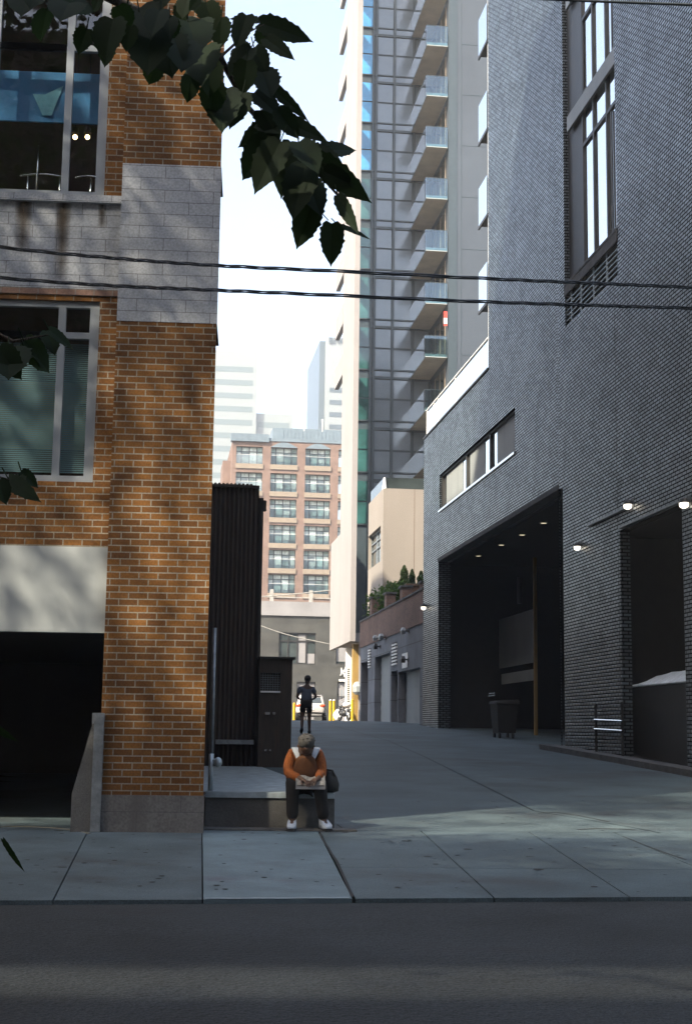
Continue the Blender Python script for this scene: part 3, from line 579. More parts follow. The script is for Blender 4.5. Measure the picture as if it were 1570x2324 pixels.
m = M(); z = 11.24
while z < 11.98: m.add([(L+.02, y0+.02, z), (L+.02, y1-.02, z), (L+.12, y1-.02, z+.09), (L+.12, y0+.02, z+.09)], [(0, 1, 2, 3)]); m.box(L-.0, L+.02, y0+.02, y1-.02, z-.006, z+.012); z += .125
for yy in (30, 31, 32, 32.8): m.box(L-.005, L+.03, yy, yy+.03, 11.22, 12.)
m.build('louvre', MT['steel'], DB)
m = M(); m.quad((L+.13, y0, 11.2), (L+.13, y1, 11.2), (L+.13, y1, 12.24), (L+.13, y0, 12.24)); m.build('louvre_back', MT['black'], DB)
for px, z0_, z1_ in ((1406, 2.2, 11.),):
    yy_ = aw(px, 1300).y; m = M(); m.box(L-.033, L-.002, yy_-.007, yy_+.007, z0_, z1_); m.build('movement_joint', MT['black'], DB)
# thin canopies over the small opening and a rail
m = M(); q0, q1, q2 = aw(1340, 1193), aw(1437, 1158), aw(1545, 1138); m.box(L-.10, L, q1.y, q0.y, q0.z-.03, q0.z+.01); m.box(L-.14, L, aw(1550, 1140).y, aw(1415, 1165).y, 5.56, 5.60); m.build('canopy_edge', MT['galv'], DB)
# glazed terrace parapet
m = M(); x = L+.12; yy = [YC-.05, 51.2, 50.4, 47.3, 42.0]
for a, b in zip(yy, yy[1:]): m.quad((x, a, ZP+.06), (x, b, ZP+.06), (x, b, ZP+1.12), (x, a, ZP+1.12))
m.quad((x, YC-.05, ZP+.06), (x+4, YC-.05, ZP+.06), (x+4, YC-.05, ZP+1.12), (x, YC-.05, ZP+1.12))
ro = m.build('terrace_railing', MT['mirror'], DB)
m = M()
for a in yy: m.box(x-.03, x-.005, a-.03, a+.03, ZP+.06, ZP+1.12)
m.box(x-.04, x+.01, 42.0, YC-.02, ZP+1.12, ZP+1.16); m.build('rail_post', MT['white'], ro)
# corner bays stacked up the far end of the tall block
bays = [(20, 140), (228, 325), (413, 520), (605, 715)]
zs = [al(1088, (a+b)/2, xp=L).z for a, b in bays]
for zc in zs:
    m = M(); m.box(L+.06, L+3, YT+.25, YT+1.45, zc-.62, zc+.62); m.box(L+.01, L+.06, YT+.2, YT+1.5, zc-.72, zc-.62); bo = m.build('balcony', MT['dkmetal'], DB)
    m = M(); m.quad((L+.02, YT+.25, zc-.62), (L+.02, YT+1.45, zc-.62), (L+.02, YT+1.45, zc+.66), (L+.02, YT+.25, zc+.66)); m.build('glazed_end', MT['mirror'], bo)
m = M(); m.box(L+.12, L+.3, YT+.03, YT+.28, ZP, 34); m.build('corner_glazing', MT['carglass'], DB)
m = M(); m.box(L+.06, L+.12, YT+.0, YT+.06, ZP, 34); m.box(L+.06, L+.12, YT+.24, YT+.30, ZP, 34); m.build('corner_trim', MT['white'], DB)
# fittings on the wall
lamps = [(1320, 1245, 'white flood lamp on dark brick below the larger one, right of the tall drive-through', .66), (1437, 1151, 'bright round-hooded flood lamp above the small loading opening', .72), (1566, 1148, 'flood lamp cut by the right edge of the photo', .72), (969, 1381, 'small distant flood lamp at the far end of the dark brick wall', .8)]
for px, py, lb, s in lamps:
    p = aw(px, py); o = top('wall_lamp', lb, 'lamp', (L, p.y, p.z), group='flood lamps on the dark brick wall')
    m = M(); m.box(L-.035, L-.031, p.y-.18*s, p.y+.10*s, p.z-.02*s, p.z+.26*s); m.cyl((L-.03, p.y, p.z+.14*s), (L-.24*s, p.y, p.z+.16*s), .03*s, n=8)
    m.loft([[(L-.18*s+a*cos(t)*s, p.y+b*sin(t)*s, p.z+h*s) for t in [2*pi*i/12 for i in range(12)]] for a, b, h in ((.04, .05, .22), (.10, .14, .17), (.13, .165, .07))]); m.build('housing', MT['dkmetal'], o)
    m = M(); m.loft([[(L-.18*s+a*cos(t)*s, p.y+b*sin(t)*s, p.z+h*s) for t in [2*pi*i/12 for i in range(12)]] for a, b, h in ((.12, .15, .068), (.11, .14, -.03), (.05, .07, -.07))]); m.build('lens', MT['lampon'], o, smooth=True)
dl = [(1085, 1260), (1137, 1235), (1184, 1212), (1233, 1185)]
for i, (px, py) in enumerate(dl):
    d = ray(px, py); t = (lo[3]-.002-CZ)/d.z; p = w2a(Vector((d.x*t, d.y*t, CZ+d.z*t)))
    o = top('downlight', ['farthest', 'second farthest', 'second nearest', 'nearest'][i]+' of four small ceiling downlights in the tall drive-through', 'downlight', p, group='downlights in the drive-through ceiling')
    m = M(); m.cyl((p.x, p.y, p.z-.03), (p.x, p.y, p.z), .11, n=14); m.build('ring', MT['dkmetal'], o)
    m = M(); m.cyl((p.x, p.y, p.z-.036), (p.x, p.y, p.z-.031), .085, n=14); m.build('lens', MT['downon'], o)
# bin trolley, tarp-topped skip, pipe rails inside the openings
p = w2a(G(1142, 1672)); xo = L+.4; yb = al(1142, 1640, xp=xo).y; z0 = zg(yb); s = 1.
o = top('wheeled_bin', 'dark wheeled bin standing in the tall drive-through', 'bin', (xo, yb, z0))
m = M(); m.loft([[(xo-.3*k, yb-.45*k, z0+h), (xo+.35*k, yb-.45*k, z0+h), (xo+.35*k, yb+.45*k, z0+h), (xo-.3*k, yb+.45*k, z0+h)] for k, h in ((.8, .16), (1., .95), (1.02, 1.0))]); m.build('body', MT['black'], o)
m = M(); m.loft([[(xo-.34, yb-.48, z0+1.01), (xo+.38, yb-.48, z0+1.01), (xo+.38, yb+.48, z0+1.01), (xo-.34, yb+.48, z0+1.01)], [(xo-.30, yb-.42, z0+1.10), (xo+.36, yb-.42, z0+1.14), (xo+.36, yb+.42, z0+1.14), (xo-.30, yb+.42, z0+1.10)]]); m.build('lid', MT['black'], o)
m = M(); m.tube([(xo-.36, yb-.4, z0+1.25), (xo-.36, yb+.4, z0+1.25)], .012, 6); m.tube([(xo-.36, yb-.4, z0+1.32), (xo-.36, yb+.3, z0+1.32)], .012, 6); m.build('handle', MT['chrome'], o)
for sx in (-.2, .2):
    for sy in (-.33, .33): m = M(); m.cyl((xo+sx-.025, yb+sy, z0+.09), (xo+sx+.025, yb+sy, z0+.09), .09, n=12); m.build('wheel', MT['sole'], o)
xo = L+.24; q0, q1 = al(1420, 1552, xp=xo), al(1556, 1540, xp=xo)
o = top('skip_container', 'dark waste skip under a pale tarp in the small loading opening', 'skip', (xo+.7, (q0.y+q1.y)/2, .7))
zt = al(1480, 1553, xp=xo).z
m = M(); m.loft([[(xo+.1, q1.y-.1, .6), (xo+1.6, q1.y-.1, .6), (xo+1.6, q0.y, .8), (xo+.1, q0.y, .8)], [(xo, q1.y-.1, zt-.02), (xo+1.8, q1.y-.1, zt-.02), (xo+1.8, q0.y, zt-.02), (xo, q0.y, zt-.02)]]); m.build('body', MT['dkmetal'], o)
m = M(); rows = []
for i in range(13):
    y = q1.y-.12+(q0.y-q1.y+.1)*i/12; k = .30*(1-(i/12)**5)+.01; wv = .012*sin(i*2.3)
    rows.append([(xo-.03+wv, y, zt-.03), (xo-.02, y, zt+.02), (xo+.35, y, zt+k*.8+wv), (xo+.9, y, zt+k), (xo+1.8, y, zt+.02)])
m.loft(rows, cap=False); m.build('tarp', MT['tarp'], o, smooth=True)
xo = L-.12; a, b = al(1348, 1633, xp=xo), al(1411, 1636, xp=xo)
o = top('pipe_rail', 'bright two-bar pipe rail low on the dark wall at right', 'rail', (xo, (a.y+b.y)/2, zg((a.y+b.y)/2)))
for k, (pa, pb) in enumerate((((1348, 1633), (1411, 1636)), ((1348, 1654), (1411, 1658)))):
    a, b = al(*pa, xp=xo), al(*pb, xp=xo); m = M(); m.tube([a, b], .02, 8); m.build('bar', MT['chrome'], o)
for y in (a.y-.05, b.y+.05): m = M(); m.cyl((xo+.02, y, .4), (xo+.02, y, a.z+.55), .03, n=8); m.build('post', MT['dkmetal'], o)
# ------------------------------------------------------------------ garage block with planted terrace
GX = L+.03; Y0, Y1 = YC+.02, 69.7
GB = top('garage_block', 'low grey block garage with a brown brick parapet beyond the dark building', 'building', (GX, 61, 1.5))
def ga(cx, cy): return al(742.1+.1805*cx, 1258.3+.1805*cy, xp=GX)
zt, zb = 6.55, 5.30
hl = []
y = lambda c: ga(c, 1800).y
holes = [(y(512), y(425), -.2, 4.55, .9), (y(790), y(595), -.2, ga(700, 1262).z, .32), (y(885), y(803), -.2, ga(840, 1465).z, .5), (y(1165), y(893), -.2, ga(1020, 1450).z, .34)]
m = M(); m.holed(PX(GX), Y0, Y1, -.2, zb, holes, .3); m.quad((GX, Y1, -.2), (GX+9, Y1, -.2), (GX+9, Y1, zt), (GX, Y1, zt)); m.quad((GX, Y0, zt-.3), (GX+9, Y0, zt-.3), (GX+9, Y1, zt-.3), (GX, Y1, zt-.3)); m.build('wall', MT['block'], GB)
m = M(); m.box(GX-.04, GX+.3, Y0, Y1+.02, zb, zt); m.build('parapet', MT['brown'], GB)
m = M(); m.box(GX-.08, GX+.34, Y0, Y1+.04, zt, zt+.07); m.build('coping', MT['kerb'], GB)
for i, c in enumerate((560, 745, 940, 1190)):
    yy = ga(c, 800).y; zt2 = ga(c, (590, 535, 455, 400)[i]).z+.1
    m = M(); m.box(GX-.05, GX+.35, yy-.32, yy+.32, zt+.07, zt2); po = m.build('pillar', MT['brown'], GB)
    m = M(); m.box(GX-.1, GX+.4, yy-.38, yy+.38, zt2, zt2+.09); m.build('pillar_cap', MT['kerb'], po)
for (h, c) in ((holes[0], 'black'), (holes[1], 'panel'), (holes[2], 'black'), (holes[3], 'panel')):
    m = M(); d = h[4]
    if c == 'panel':
        z = -.2; k = 0
        while z < h[3]: m.box(GX+d-.03+(.012 if k % 2 else 0), GX+d+.05, h[0], h[1], z, min(z+.2, h[3])); z += .2; k += 1
        m.build('roller_door', MT['panel'], GB)
    else: m.quad((GX+d, h[0], -.2), (GX+d, h[1], -.2), (GX+d, h[1], h[3]), (GX+d, h[0], h[3])); m.build('doorway', MT['black'], GB)
for (c0, c1, ya, yb) in ((522, 553, 1180, 1425), (820, 882, 1105, 1390)):
    m = M(); a, b = ga(c1, ya), ga(c0, yb); z0, z1 = ga((c0+c1)/2, yb).z, ga((c0+c1)/2, ya).z; k = 0
    nsl = 7
    for k in range(nsl): z = z0+(z1-z0)*k/nsl; m.box(GX-.05, GX-.01, a.y, b.y, z, z+(z1-z0)/nsl*.5)
    lo_ = m.build('louvre', MT['white'], GB); m = M(); m.box(GX-.008, GX-.004, a.y, b.y, z0, z1); m.build('louvre_back', MT['black'], lo_)
m = M(); a, b = ga(1015, 1240), ga(950, 1240); m.box(GX-.03, GX-.004, a.y, b.y, ga(985, 1425).z, ga(985, 1240).z); m.build('notice_board', MT['white'], GB)
for i, (c, d, lb) in enumerate(((665, 1055, 'grey twin flood lamp high on the garage wall, left one'), (740, 1040, 'wide grey flood lamp high on the garage wall beside the twin lamp'), (1025, 965, 'grey flood lamp nearest the dark building on the garage wall'), (670, 1160, 'dark lantern above the pale roller door of the garage'), (1022, 1325, 'dark lantern above the wide roller door of the garage'))):
    p = ga(c, d); o = top('garage_lamp', lb, 'lamp', (GX, p.y, p.z), group='lamps on the garage wall')
    m = M(); m.box(GX-.03, GX-.006, p.y-.1, p.y+.1, p.z-.08, p.z+.08); m.cyl((GX-.03, p.y, p.z), (GX-.22, p.y, p.z+.03), .03, n=8); m.build('bracket', MT['dkmetal'], o)
    m = M(); w_ = .32 if i == 1 else .17; m.loft([[(GX-.22-.1*k, p.y-w_*k, p.z+h), (GX-.22+.08*k, p.y-w_*k, p.z+h), (GX-.22+.08*k, p.y+w_*k, p.z+h), (GX-.22-.1*k, p.y+w_*k, p.z+h)] for k, h in ((.6, .14), (1, .02), (.8, -.12))]); m.build('lamp_head', MT['galv' if i < 3 else 'dkmetal'], o)
# planting on the terrace
def leafcloud(m, n, size, pick, flat=0.):
    for _ in range(n):
        c, nr = pick(); s = size*rnd.uniform(.6, 1.3)
        a = Vector((rnd.gauss(0, 1), rnd.gauss(0, 1), rnd.gauss(0, 1))).normalized(); a = (a+Vector(nr)*.6).normalized(); t = a.orthogonal().normalized(); t.rotate(Matrix.Rotation(rnd.uniform(0, 6.28), 3, a)); b = a.cross(t); c = Vector(c)
        m.add([c-t*s, c+b*s*.42, c+t*s, c-b*s*.42], [(0, 1, 2, 3)])
zt_ = zt-.3
for i, (c, ytop, wd) in enumerate(((970, 140, 100), (1068, 190, 66), (1180, 210, 75))):
    xx = GX+1.1; p = al(742.1+.1805*c, 1258.3+.1805*ytop, xp=xx); hh = p.z-zt_; r = wd*.1805*p.y/F*.85
    o = top('cedar_tree', ('tallest', 'slimmest', 'rightmost')[i]+' dark pointed cedar of three on the garage terrace', 'tree', (xx, p.y, zt_), group='cedars on the garage terrace')
    m = M(); m.cyl((xx, p.y, zt_), (xx, p.y, p.z-.3), .07, .02, n=8); m.build('trunk', MT['bark'], o)
    m = M()
    def pk():
        t = rnd.random()**.8; rr = r*1.75*(1-t)**.62*(1+.18*sin(t*23+i)); q = rnd.uniform(0, 6.28); k = rnd.uniform(.55, 1.)
        return (xx+rr*k*cos(q), p.y+rr*k*sin(q), zt_+.25+t*(hh-.25)), (cos(q)*.6, sin(q)*.6, .9)
    leafcloud(m, 4500, .05, pk); m.build('crown', MT['cedar'], o)
m = M(); hy0, hy1 = 61.8, 69.5
def pk():
    u = rnd.random(); yy = hy0+(hy1-hy0)*u; top_ = 7.75+.18*sin(yy*2.1)+.1*sin(yy*5.3); return (GX+.75+rnd.gauss(0, .28), yy, zt_+(top_-zt_)*rnd.random()**.6), (0, 0, 1)
leafcloud(m, 5200, .11, pk); solo(m, 'hedge', MT['hedge'], 'clipped green hedge along the garage terrace behind the brick pillars', 'hedge', (GX+.7, 65, zt_))
yy = ga(1085, 500).y; m = M(); 
def pk():
    return (GX+.8+rnd.gauss(0, .2), yy+rnd.gauss(0, .6), zt_+rnd.random()*1.1), (0, 0, 1)
leafcloud(m, 900, .10, pk); solo(m, 'shrub', MT['hedge'], 'low green shrub between the cedars and the brick pillars', 'shrub', (GX+.8, yy, zt_))
m = M(); p = ga(845, 480); m.loft([[(GX+.9-.5*k, p.y-.75*k, h), (GX+.9+.5*k, p.y-.75*k, h), (GX+.9+.5*k, p.y+.75*k, h), (GX+.9-.5*k, p.y+.75*k, h)] for k, h in ((.9, zt_), (1, ga(845, 410).z), (1.06, ga(845, 410).z), (1.06, ga(845, 400).z+.05))]); solo(m, 'planter', MT['terra'], 'tall brown planter box between hedge and cedars', 'planter', (GX+.9, p.y, zt_))

# ------------------------------------------------------------------ cream annex on the terrace
FYp = 66.4; p0, p1 = al(870, 1108, yp=FYp), al(962, 1345, yp=FYp); ax = p0.x; azt, azb = p0.z, p1.z-.7
yb = FYp*(870-360)/(835-360)
AN = top('cream_annex', 'cream rendered box annex with one dark side window on the terrace', 'building', (ax+2, FYp, azb))
wz0, wz1 = al(850, 1290, xp=ax).z+.15, al(850, 1205, xp=ax).z
wy0, wy1 = al(863, 1240, xp=ax).y, yb-.02
m = M(); m.holed(PX(ax), FYp, yb, azb, azt, [(wy0, wy1, wz0, wz1)], .25); m.quad((ax, FYp, azb), (ax+9, FYp, azb), (ax+9, FYp, azt), (ax, FYp, azt)); m.quad((ax, FYp, azt), (ax+9, FYp, azt), (ax+9, yb, azt), (ax, yb, azt)); m.quad((ax, yb, azb), (ax+9, yb, azb), (ax+9, yb, azt), (ax, yb, azt)); m.quad((ax, FYp, azb), (ax+9, FYp, azb), (ax+9, yb, azb), (ax, yb, azb)); m.build('wall', MT['cream'], AN)
m = M(); q = al(940, 1200, yp=FYp).x; m.box(q-.012, q+.012, FYp-.004, FYp, azb, azt); zz = al(900, 1300, yp=FYp-.02).z+.0; m.box(ax, q-.012, FYp-.004, FYp, 8.1, 8.12); m.build('control_joint', MT['terra'], AN)
m = M(); x = ax+.2
for a in (wy0, (wy0+wy1)/2, wy1-.07): m.box(x-.05, x, a, a+.07, wz0, wz1)
for zz in (wz0, wz0+.85, wz1-.5, wz1-.06): m.box(x-.045, x-.002, wy0, wy1, zz, zz+.06)
wo = m.build('window', MT['galv'], AN); m = M(); m.quad((x+.01, wy0, wz0), (x+.01, wy1, wz0), (x+.01, wy1, wz1), (x+.01, wy0, wz1)); m.build('pane', MT['condodark'], wo)
m = M(); m.box(ax+.1, ax+9, FYp+.5, FYp+.55, azt, azt+.62); m.box(ax+.1, ax+.15, FYp+.55, yb, azt, azt+.62); m.build('roof_screen', MT['condodark'], AN)
m = M(); m.cyl((ax+.12, FYp+.45, azt), (ax+.12, FYp+.45, azt+.6), .12, .05, n=10); m.build('roof_vent', MT['white'], AN)
# ------------------------------------------------------------------ glass apartment tower
YF, YK = 78., 83.4
TW = top('glass_tower', 'tall glass apartment tower with stacked balconies and a pale concrete fin beside the alley', 'building', (6, 80, 1.8))
bx0, bx1 = al(803, 700, yp=YK).x, al(975, 700, yp=YK).x
x1c, x2c = al(843, 700, yp=YK).x, al(936, 700, yp=YK).x
ztop = 52.
wx0, wx1 = al(1017, 700, yp=YF).x, al(1130, 700, yp=YF).x+8
fl = [al(990, y, yp=YF).z for y in (104, 811)]; fh = (fl[0]-fl[1])/6
levels = [fl[1]+fh*k for k in range(-3, 14)]
m = M(); m.quad((bx0-.2, YK, 1), (wx1, YK, 1), (wx1, YK, ztop), (bx0-.2, YK, ztop)); m.quad((bx0-.2, YK, 1), (bx0+4, YK+18, 1), (bx0+4, YK+18, ztop), (bx0-.2, YK, ztop)); m.quad((bx0-.2, YK, ztop), (wx1, YK, ztop), (wx1, YK+18, ztop), (bx0+4, YK+18, ztop)); m.quad((bx0+4, YK+18, 1), (wx1, YK+18, 1), (wx1, YK+18, ztop), (bx0+4, YK+18, ztop)); m.build('back_wall', MT['mull'], TW)
# opaque panels between the mullions, one sheet per panel
m = M(); xs = [x1c+.14, al(890, 700, yp=YK).x, x2c, bx1]
for i in range(3):
    for z in levels:
        a, b = xs[i]+.10, xs[i+1]-.10
        for z0, z1 in ((z+.10, z+.42), (z+.56, z+fh*.5+.2), (z+fh*.5+.32, z+fh-.12)): m.quad((a, YK-.06, z0), (b, YK-.06, z0), (b, YK-.06+rnd.uniform(-.006, .006), z1), (a, YK-.06+rnd.uniform(-.006, .006), z1))
m.build('spandrel_panels', MT['spandrel'], TW)
for n_, nm, mt in ((0, 'blue_glazing', 'skyglass'), (1, 'green_reflection_glazing', 'greenrefl')):  # one glass column; its green reflection is coloured into the lower floors
    m = M()
    for k, z in enumerate(levels):
        if (k >= 7) == (n_ == 0):
            for z0, z1 in ((z+.55, z+fh*.58), (z+fh*.58+.08, z+fh-.05)):
                t = rnd.uniform(-.015, .015); m.quad((bx0, YK-.06, z0), (x1c-.12, YK-.06, z0), (x1c-.12, YK-.06+t, z1), (bx0, YK-.06+t, z1))
    m.build(nm, MT[mt], TW)
m = M()
for x in xs[:3]+[x1c-.06]: m.box(x-.06, x+.06, YK-.12, YK, 1, ztop)
for z in levels: m.box(bx0-.1, bx1, YK-.11, YK, z+.46, z+.53); m.box(x1c, bx1, YK-.10, YK, z-.06, z+.05)
m.build('mullions', MT['mull'], TW)
# right wing with panelled end wall
m = M(); m.quad((wx0, YF, 1), (wx1, YF, 1), (wx1, YF, ztop), (wx0, YF, ztop)); m.quad((wx0, YF, 1), (wx0, YK, 1), (wx0, YK, ztop), (wx0, YF, ztop)); m.quad((wx0, YF, ztop), (wx1, YF, ztop), (wx1, YK+.1, ztop), (wx0, YK+.1, ztop)); m.quad((wx1, YF, 1), (wx1, YK+18, 1), (wx1, YK+18, ztop), (wx1, YF, ztop)); m.build('wing_wall', MT['wing'], TW)
m = M(); 
for z in levels: m.box(wx0+.75, wx1, YF-.012, YF, z+.2, z+.24)
for x in (wx0+.75, wx0+2.35): m.box(x-.02, x+.02, YF-.013, YF, 1, ztop)
m.box(wx0, wx0+.5, YF-.02, YF-.001, 1, ztop); m.build('wall_joint', MT['mull'], TW)
dw = M(); fr = M()
for z in levels:
    dw.quad((wx0-.03, YF+.7, z+.22), (wx0-.03, YK-.5, z+.22), (wx0-.03, YK-.5, z+fh-.35), (wx0-.03, YF+.7, z+fh-.35))
    for y in (YF+.7, YF+2.2, YF+3.7): fr.box(wx0-.07, wx0-.031, y, y+.09, z+.2, z+fh-.3)
dw.build('balcony_door_glass', MT['condodark'], TW); fr.build('balcony_door_frame', MT['sandst'], TW)
# balconies: slab, soffit, side glass, front glass
lx = al(966, 500, yp=YF).x
for z in levels[1:]:
    m = M(); m.box(lx, wx0-.075, YF, YK-.13, z, z+.2); bo = m.build('balcony', MT['slab'], TW)
    m = M(); m.quad((lx+.03, YF+.03, z-.006), (wx0-.08, YF+.03, z-.006), (wx0-.08, YK-.14, z-.006), (lx+.03, YK-.14, z-.006)); m.build('soffit', MT['soffit'], bo)
    m = M(); m.box(lx-.02, lx-.005, YF, YK-.13, z-.05, z+1.25); m.build('side_glass', MT['balglass'], bo)
    m = M(); m.box(lx, wx0-.08, YF-.02, YF-.005, z+.05, z+1.25); m.build('front_glass', MT['railglass'], bo)
    m = M(); m.box(lx-.03, lx, YF-.03, YK-.13, z+1.25, z+1.28); m.box(lx, wx0-.08, YF-.03, YF, z+1.25, z+1.28)
    for y in [YF+.5*i for i in range(11)]: m.box(lx-.028, lx+.01, y, y+.05, z-.05, z+.06)
    m.build('rail_clips', MT['mull'], bo)
# pale concrete fin and the stepped parapets on its far side
f0, f1 = 77., 82.; fxr = al(812, 1000, yp=f0).x; fx = al(800, 1000, yp=f0).x
zb_ = al(800, 1455, yp=f0).z; fe = f0*(800-360)/(752-360); zw = al(790, 1185, yp=f0).z
m = M(); m.box(fx, fxr, f0, f1, zb_, ztop); m.box(fx-.005, fxr-.05, f1, fe, zb_, zw)
m.box(fxr-.1, bx0, f0+.6, YK, zb_, zb_+.5); m.build('fin', MT['precast'], TW)
m = M()
for z in levels[3:]:
    m = M(); m.box(fx-.012, fx+.25, f1, fe-.6, z-.25, z+1.0); m.build('balcony_parapet', MT['precast'], TW)
# ochre ground storey, its corner strip and the louvred panel
m = M(); a, b = al(797, 1500, yp=f0+1).x, al(831, 1500, yp=f0+1).x; zz = al(815, 1462, yp=f0+1).z; m.box(al(801, 1500, yp=f0+1).x, b+1.5, f0+1, f0+1.5, 1.2, zz); m.box(b+.2, b+2, f0+1.5, YK-.2, 1.2, zz); m.build('ground_storey', MT['ochre'], TW)
m = M()
for px in (816, 831): x = al(px, 1500, yp=f0+1).x; m.box(x-.06, x+.06, f0+.93, f0+1, 1.4, zz)
m.build('corner_strip', MT['precast'], TW)
m = M(); yl = f0+4; a, b = al(785, 1515, yp=yl).x, al(797, 1515, yp=yl).x; zt_2, zb2 = al(790, 1470, yp=yl).z, al(790, 1612, yp=yl).z
m.box(a-.02, b+.4, yl, yl+.1, 1.4, zt_2); m.build('vent_panel', MT['white'], TW)
m = M(); n = 20; z1_ = al(790, 1515, yp=yl).z
for k in range(n): z = zb2+(z1_-zb2)*k/n; m.box(a+.08, b-.08, yl-.01, yl-.001, z, z+(z1_-zb2)/n*.5)
m.build('vent_slots', MT['dkmetal'], TW)
m = M(); p = al(811, 1562, yp=f0+.6); m.loft([[(p.x+.26*k*cos(2*pi*i/10), p.y+.26*k*sin(2*pi*i/10), p.z+h) for i in range(10)] for k, h in ((.5, -.35), (1, -.2), (1.1, .1), (.7, .3), (.2, .36))]); m.cyl((p.x+.2, p.y, p.z+.3), (p.x+.5, p.y+.4, p.z+.35), .05, n=8); solo(m, 'vent_hood', MT['panel'], 'rounded pale grey vent hood on the ochre wall under the tower', 'vent', tuple(p))
p = al(1010, 722, yp=YF-.1); m = M(); m.box(p.x-.09, p.x+.12, YF-.06, YF-.045, p.z-.45, p.z+.42); o = solo(m, 'flag', MT['flagr'], 'small red and white flag hung on a tower balcony', 'flag', (p.x, YF-.05, p.z-.4))
m = M(); m.box(p.x-.088, p.x+.118, YF-.066, YF-.061, p.z-.32, p.z+.02); m.build('white_band', MT['white'], o)

# ------------------------------------------------------------------ far street: dark stone block, red brick apartments, high towers
YS = 118.
SB = top('dark_stone_block', 'dark stone street block with tall pale windows at the end of the alley', 'building', (1, YS, 2))
A_ = lambda px, py, Y=YS: onYa(px, py, Y)
def onYa(px, py, Y): return al(px, py, yp=Y)
wins = [(632, 717, 1437, 1507), (762, 812, 1440, 1508), (672, 716, 1548, 1640), (764, 812, 1548, 1655)]
hs = []
for (x0, x1, y0, y1) in wins:
    a, b = A_(x0, y1), A_(x1, y0); hs.append((a.x, b.x, a.z, b.z))
for off in (-13, -26): hs.append((hs[0][0]+off, hs[0][1]+off, hs[0][2], hs[0][3]))
zt3 = A_(670, 1398).z
m = M(); m.holed(lambda a, z, d: (a, YS+d, z), -45, 35, 1, zt3, hs, .3); m.quad((-45, YS, zt3), (35, YS, zt3), (35, YS+30, zt3), (-45, YS+30, zt3)); m.build('wall', MT['darkstone'], SB)
m = M(); zc = A_(670, 1366).z; m.box(-45, 35, YS-.15, YS+1.5, zt3, zc); m.build('cornice', MT['paleband'], SB)
m = M(); m.box(-45, 35, YS+1.5, YS+1.6, zc, zc+.1); m.box(-45, 35, YS+.2, YS+.26, zc+.35, zc+.42); 
for px in (617, 706): q = A_(px, 1350); m.box(q.x-.15, q.x+.15, YS-.02, YS+.2, zc, zc+1.)
m.build('roof_rail', MT['palecable'], SB)
for i, h in enumerate(hs):
    a, b, c, d = h; m = M()
    nb = 4 if i in (0, 4, 5) else 2
    for k in range(nb+1): x = a+(b-a)*k/nb; m.box(max(a, x-.05), min(b, x+.05), YS+.12, YS+.2, c, d)
    for zz in (c, c+(d-c)*.72, d-.1): m.box(a, b, YS+.115, YS+.195, zz, zz+.1)
    wo = m.build('window', MT['dkmetal'], SB); m = M(); m.quad((a, YS+.21, c), (b, YS+.21, c), (b, YS+.21, d), (a, YS+.21, d)); m.build('pane', MT['condodark'], wo)
    for k in ((2,) if nb == 4 else (0, 1)):
        m = M(); x = a+(b-a)*k/nb; m.box(x+.07, x+(b-a)/nb-.07, YS+.198, YS+.206, c+.15+(0 if nb == 4 else .1), d-.12); m.build('roller_blind', MT['paleband'], wo)
    if nb == 4: x = a+(b-a)*3/nb; m = M(); m.box(x+.07, x+(b-a)/nb-.07, YS+.198, YS+.206, c+.1, c+(d-c)*.35); m.build('roller_blind', MT['paleband'], wo)
def text(s, name, mat, size, x, z, Y, parent, ext=.03):
    cu = bpy.data.curves.new(name, 'FONT'); cu.body = s; cu.size = size; cu.extrude = ext; cu.align_x = 'LEFT'
    t = bpy.data.objects.new(name, cu); COL.objects.link(t); dg = bpy.context.evaluated_depsgraph_get(); me = bpy.data.meshes.new_from_object(t.evaluated_get(dg)); bpy.data.objects.remove(t)
    o = bpy.data.objects.new(name, me); COL.objects.link(o); me.materials.clear(); me.materials.append(MT[mat]); o.parent = parent; FR[o] = FR[parent]
    o.location = Vector((x, Y, z))-FR[parent]; o.rotation_euler = (pi/2, 0, 0); return o
a = A_(772, 1530, YS-.05); b = A_(771, 1548, YS-.05)
SG = top('shop_sign', 'white shop lettering with an underline on the dark stone wall', 'sign', (a.x, YS, a.z))
text('JAW', 'lettering', 'white', .72, a.x, a.z+.05, YS-.06, SG); text('VI', 'lettering', 'white', 1.0, a.x+.05, A_(772, 1548, YS-.05).z+.42, YS-.06, SG)
m = M(); m.box(a.x-.1, a.x+1.6, YS-.1, YS-.02, A_(772, 1547).z+.02, A_(772, 1547).z+.2); m.build('underline', MT['white'], SG)
a = A_(765, 1590); m = M(); m.box(a.x+.15, a.x+1.9, YS+.10, YS+.112, A_(765, 1580).z, A_(765, 1562).z); m.box(a.x+.15, a.x+1.9, YS+.10, YS+.112, A_(765, 1608).z, A_(765, 1588).z); o = m.build('window_poster', MT['paleband'], SB)
zz = A_(765, 1577).z; m = M()
for k, hh in enumerate((.5, .42, .5, .38, .5, .46)): m.box(a.x+.35+.24*k, a.x+.42+.24*k, YS+.092, YS+.099, zz-.1, zz-.1+hh)
m.build('lettering', MT['signgrey'], SB)
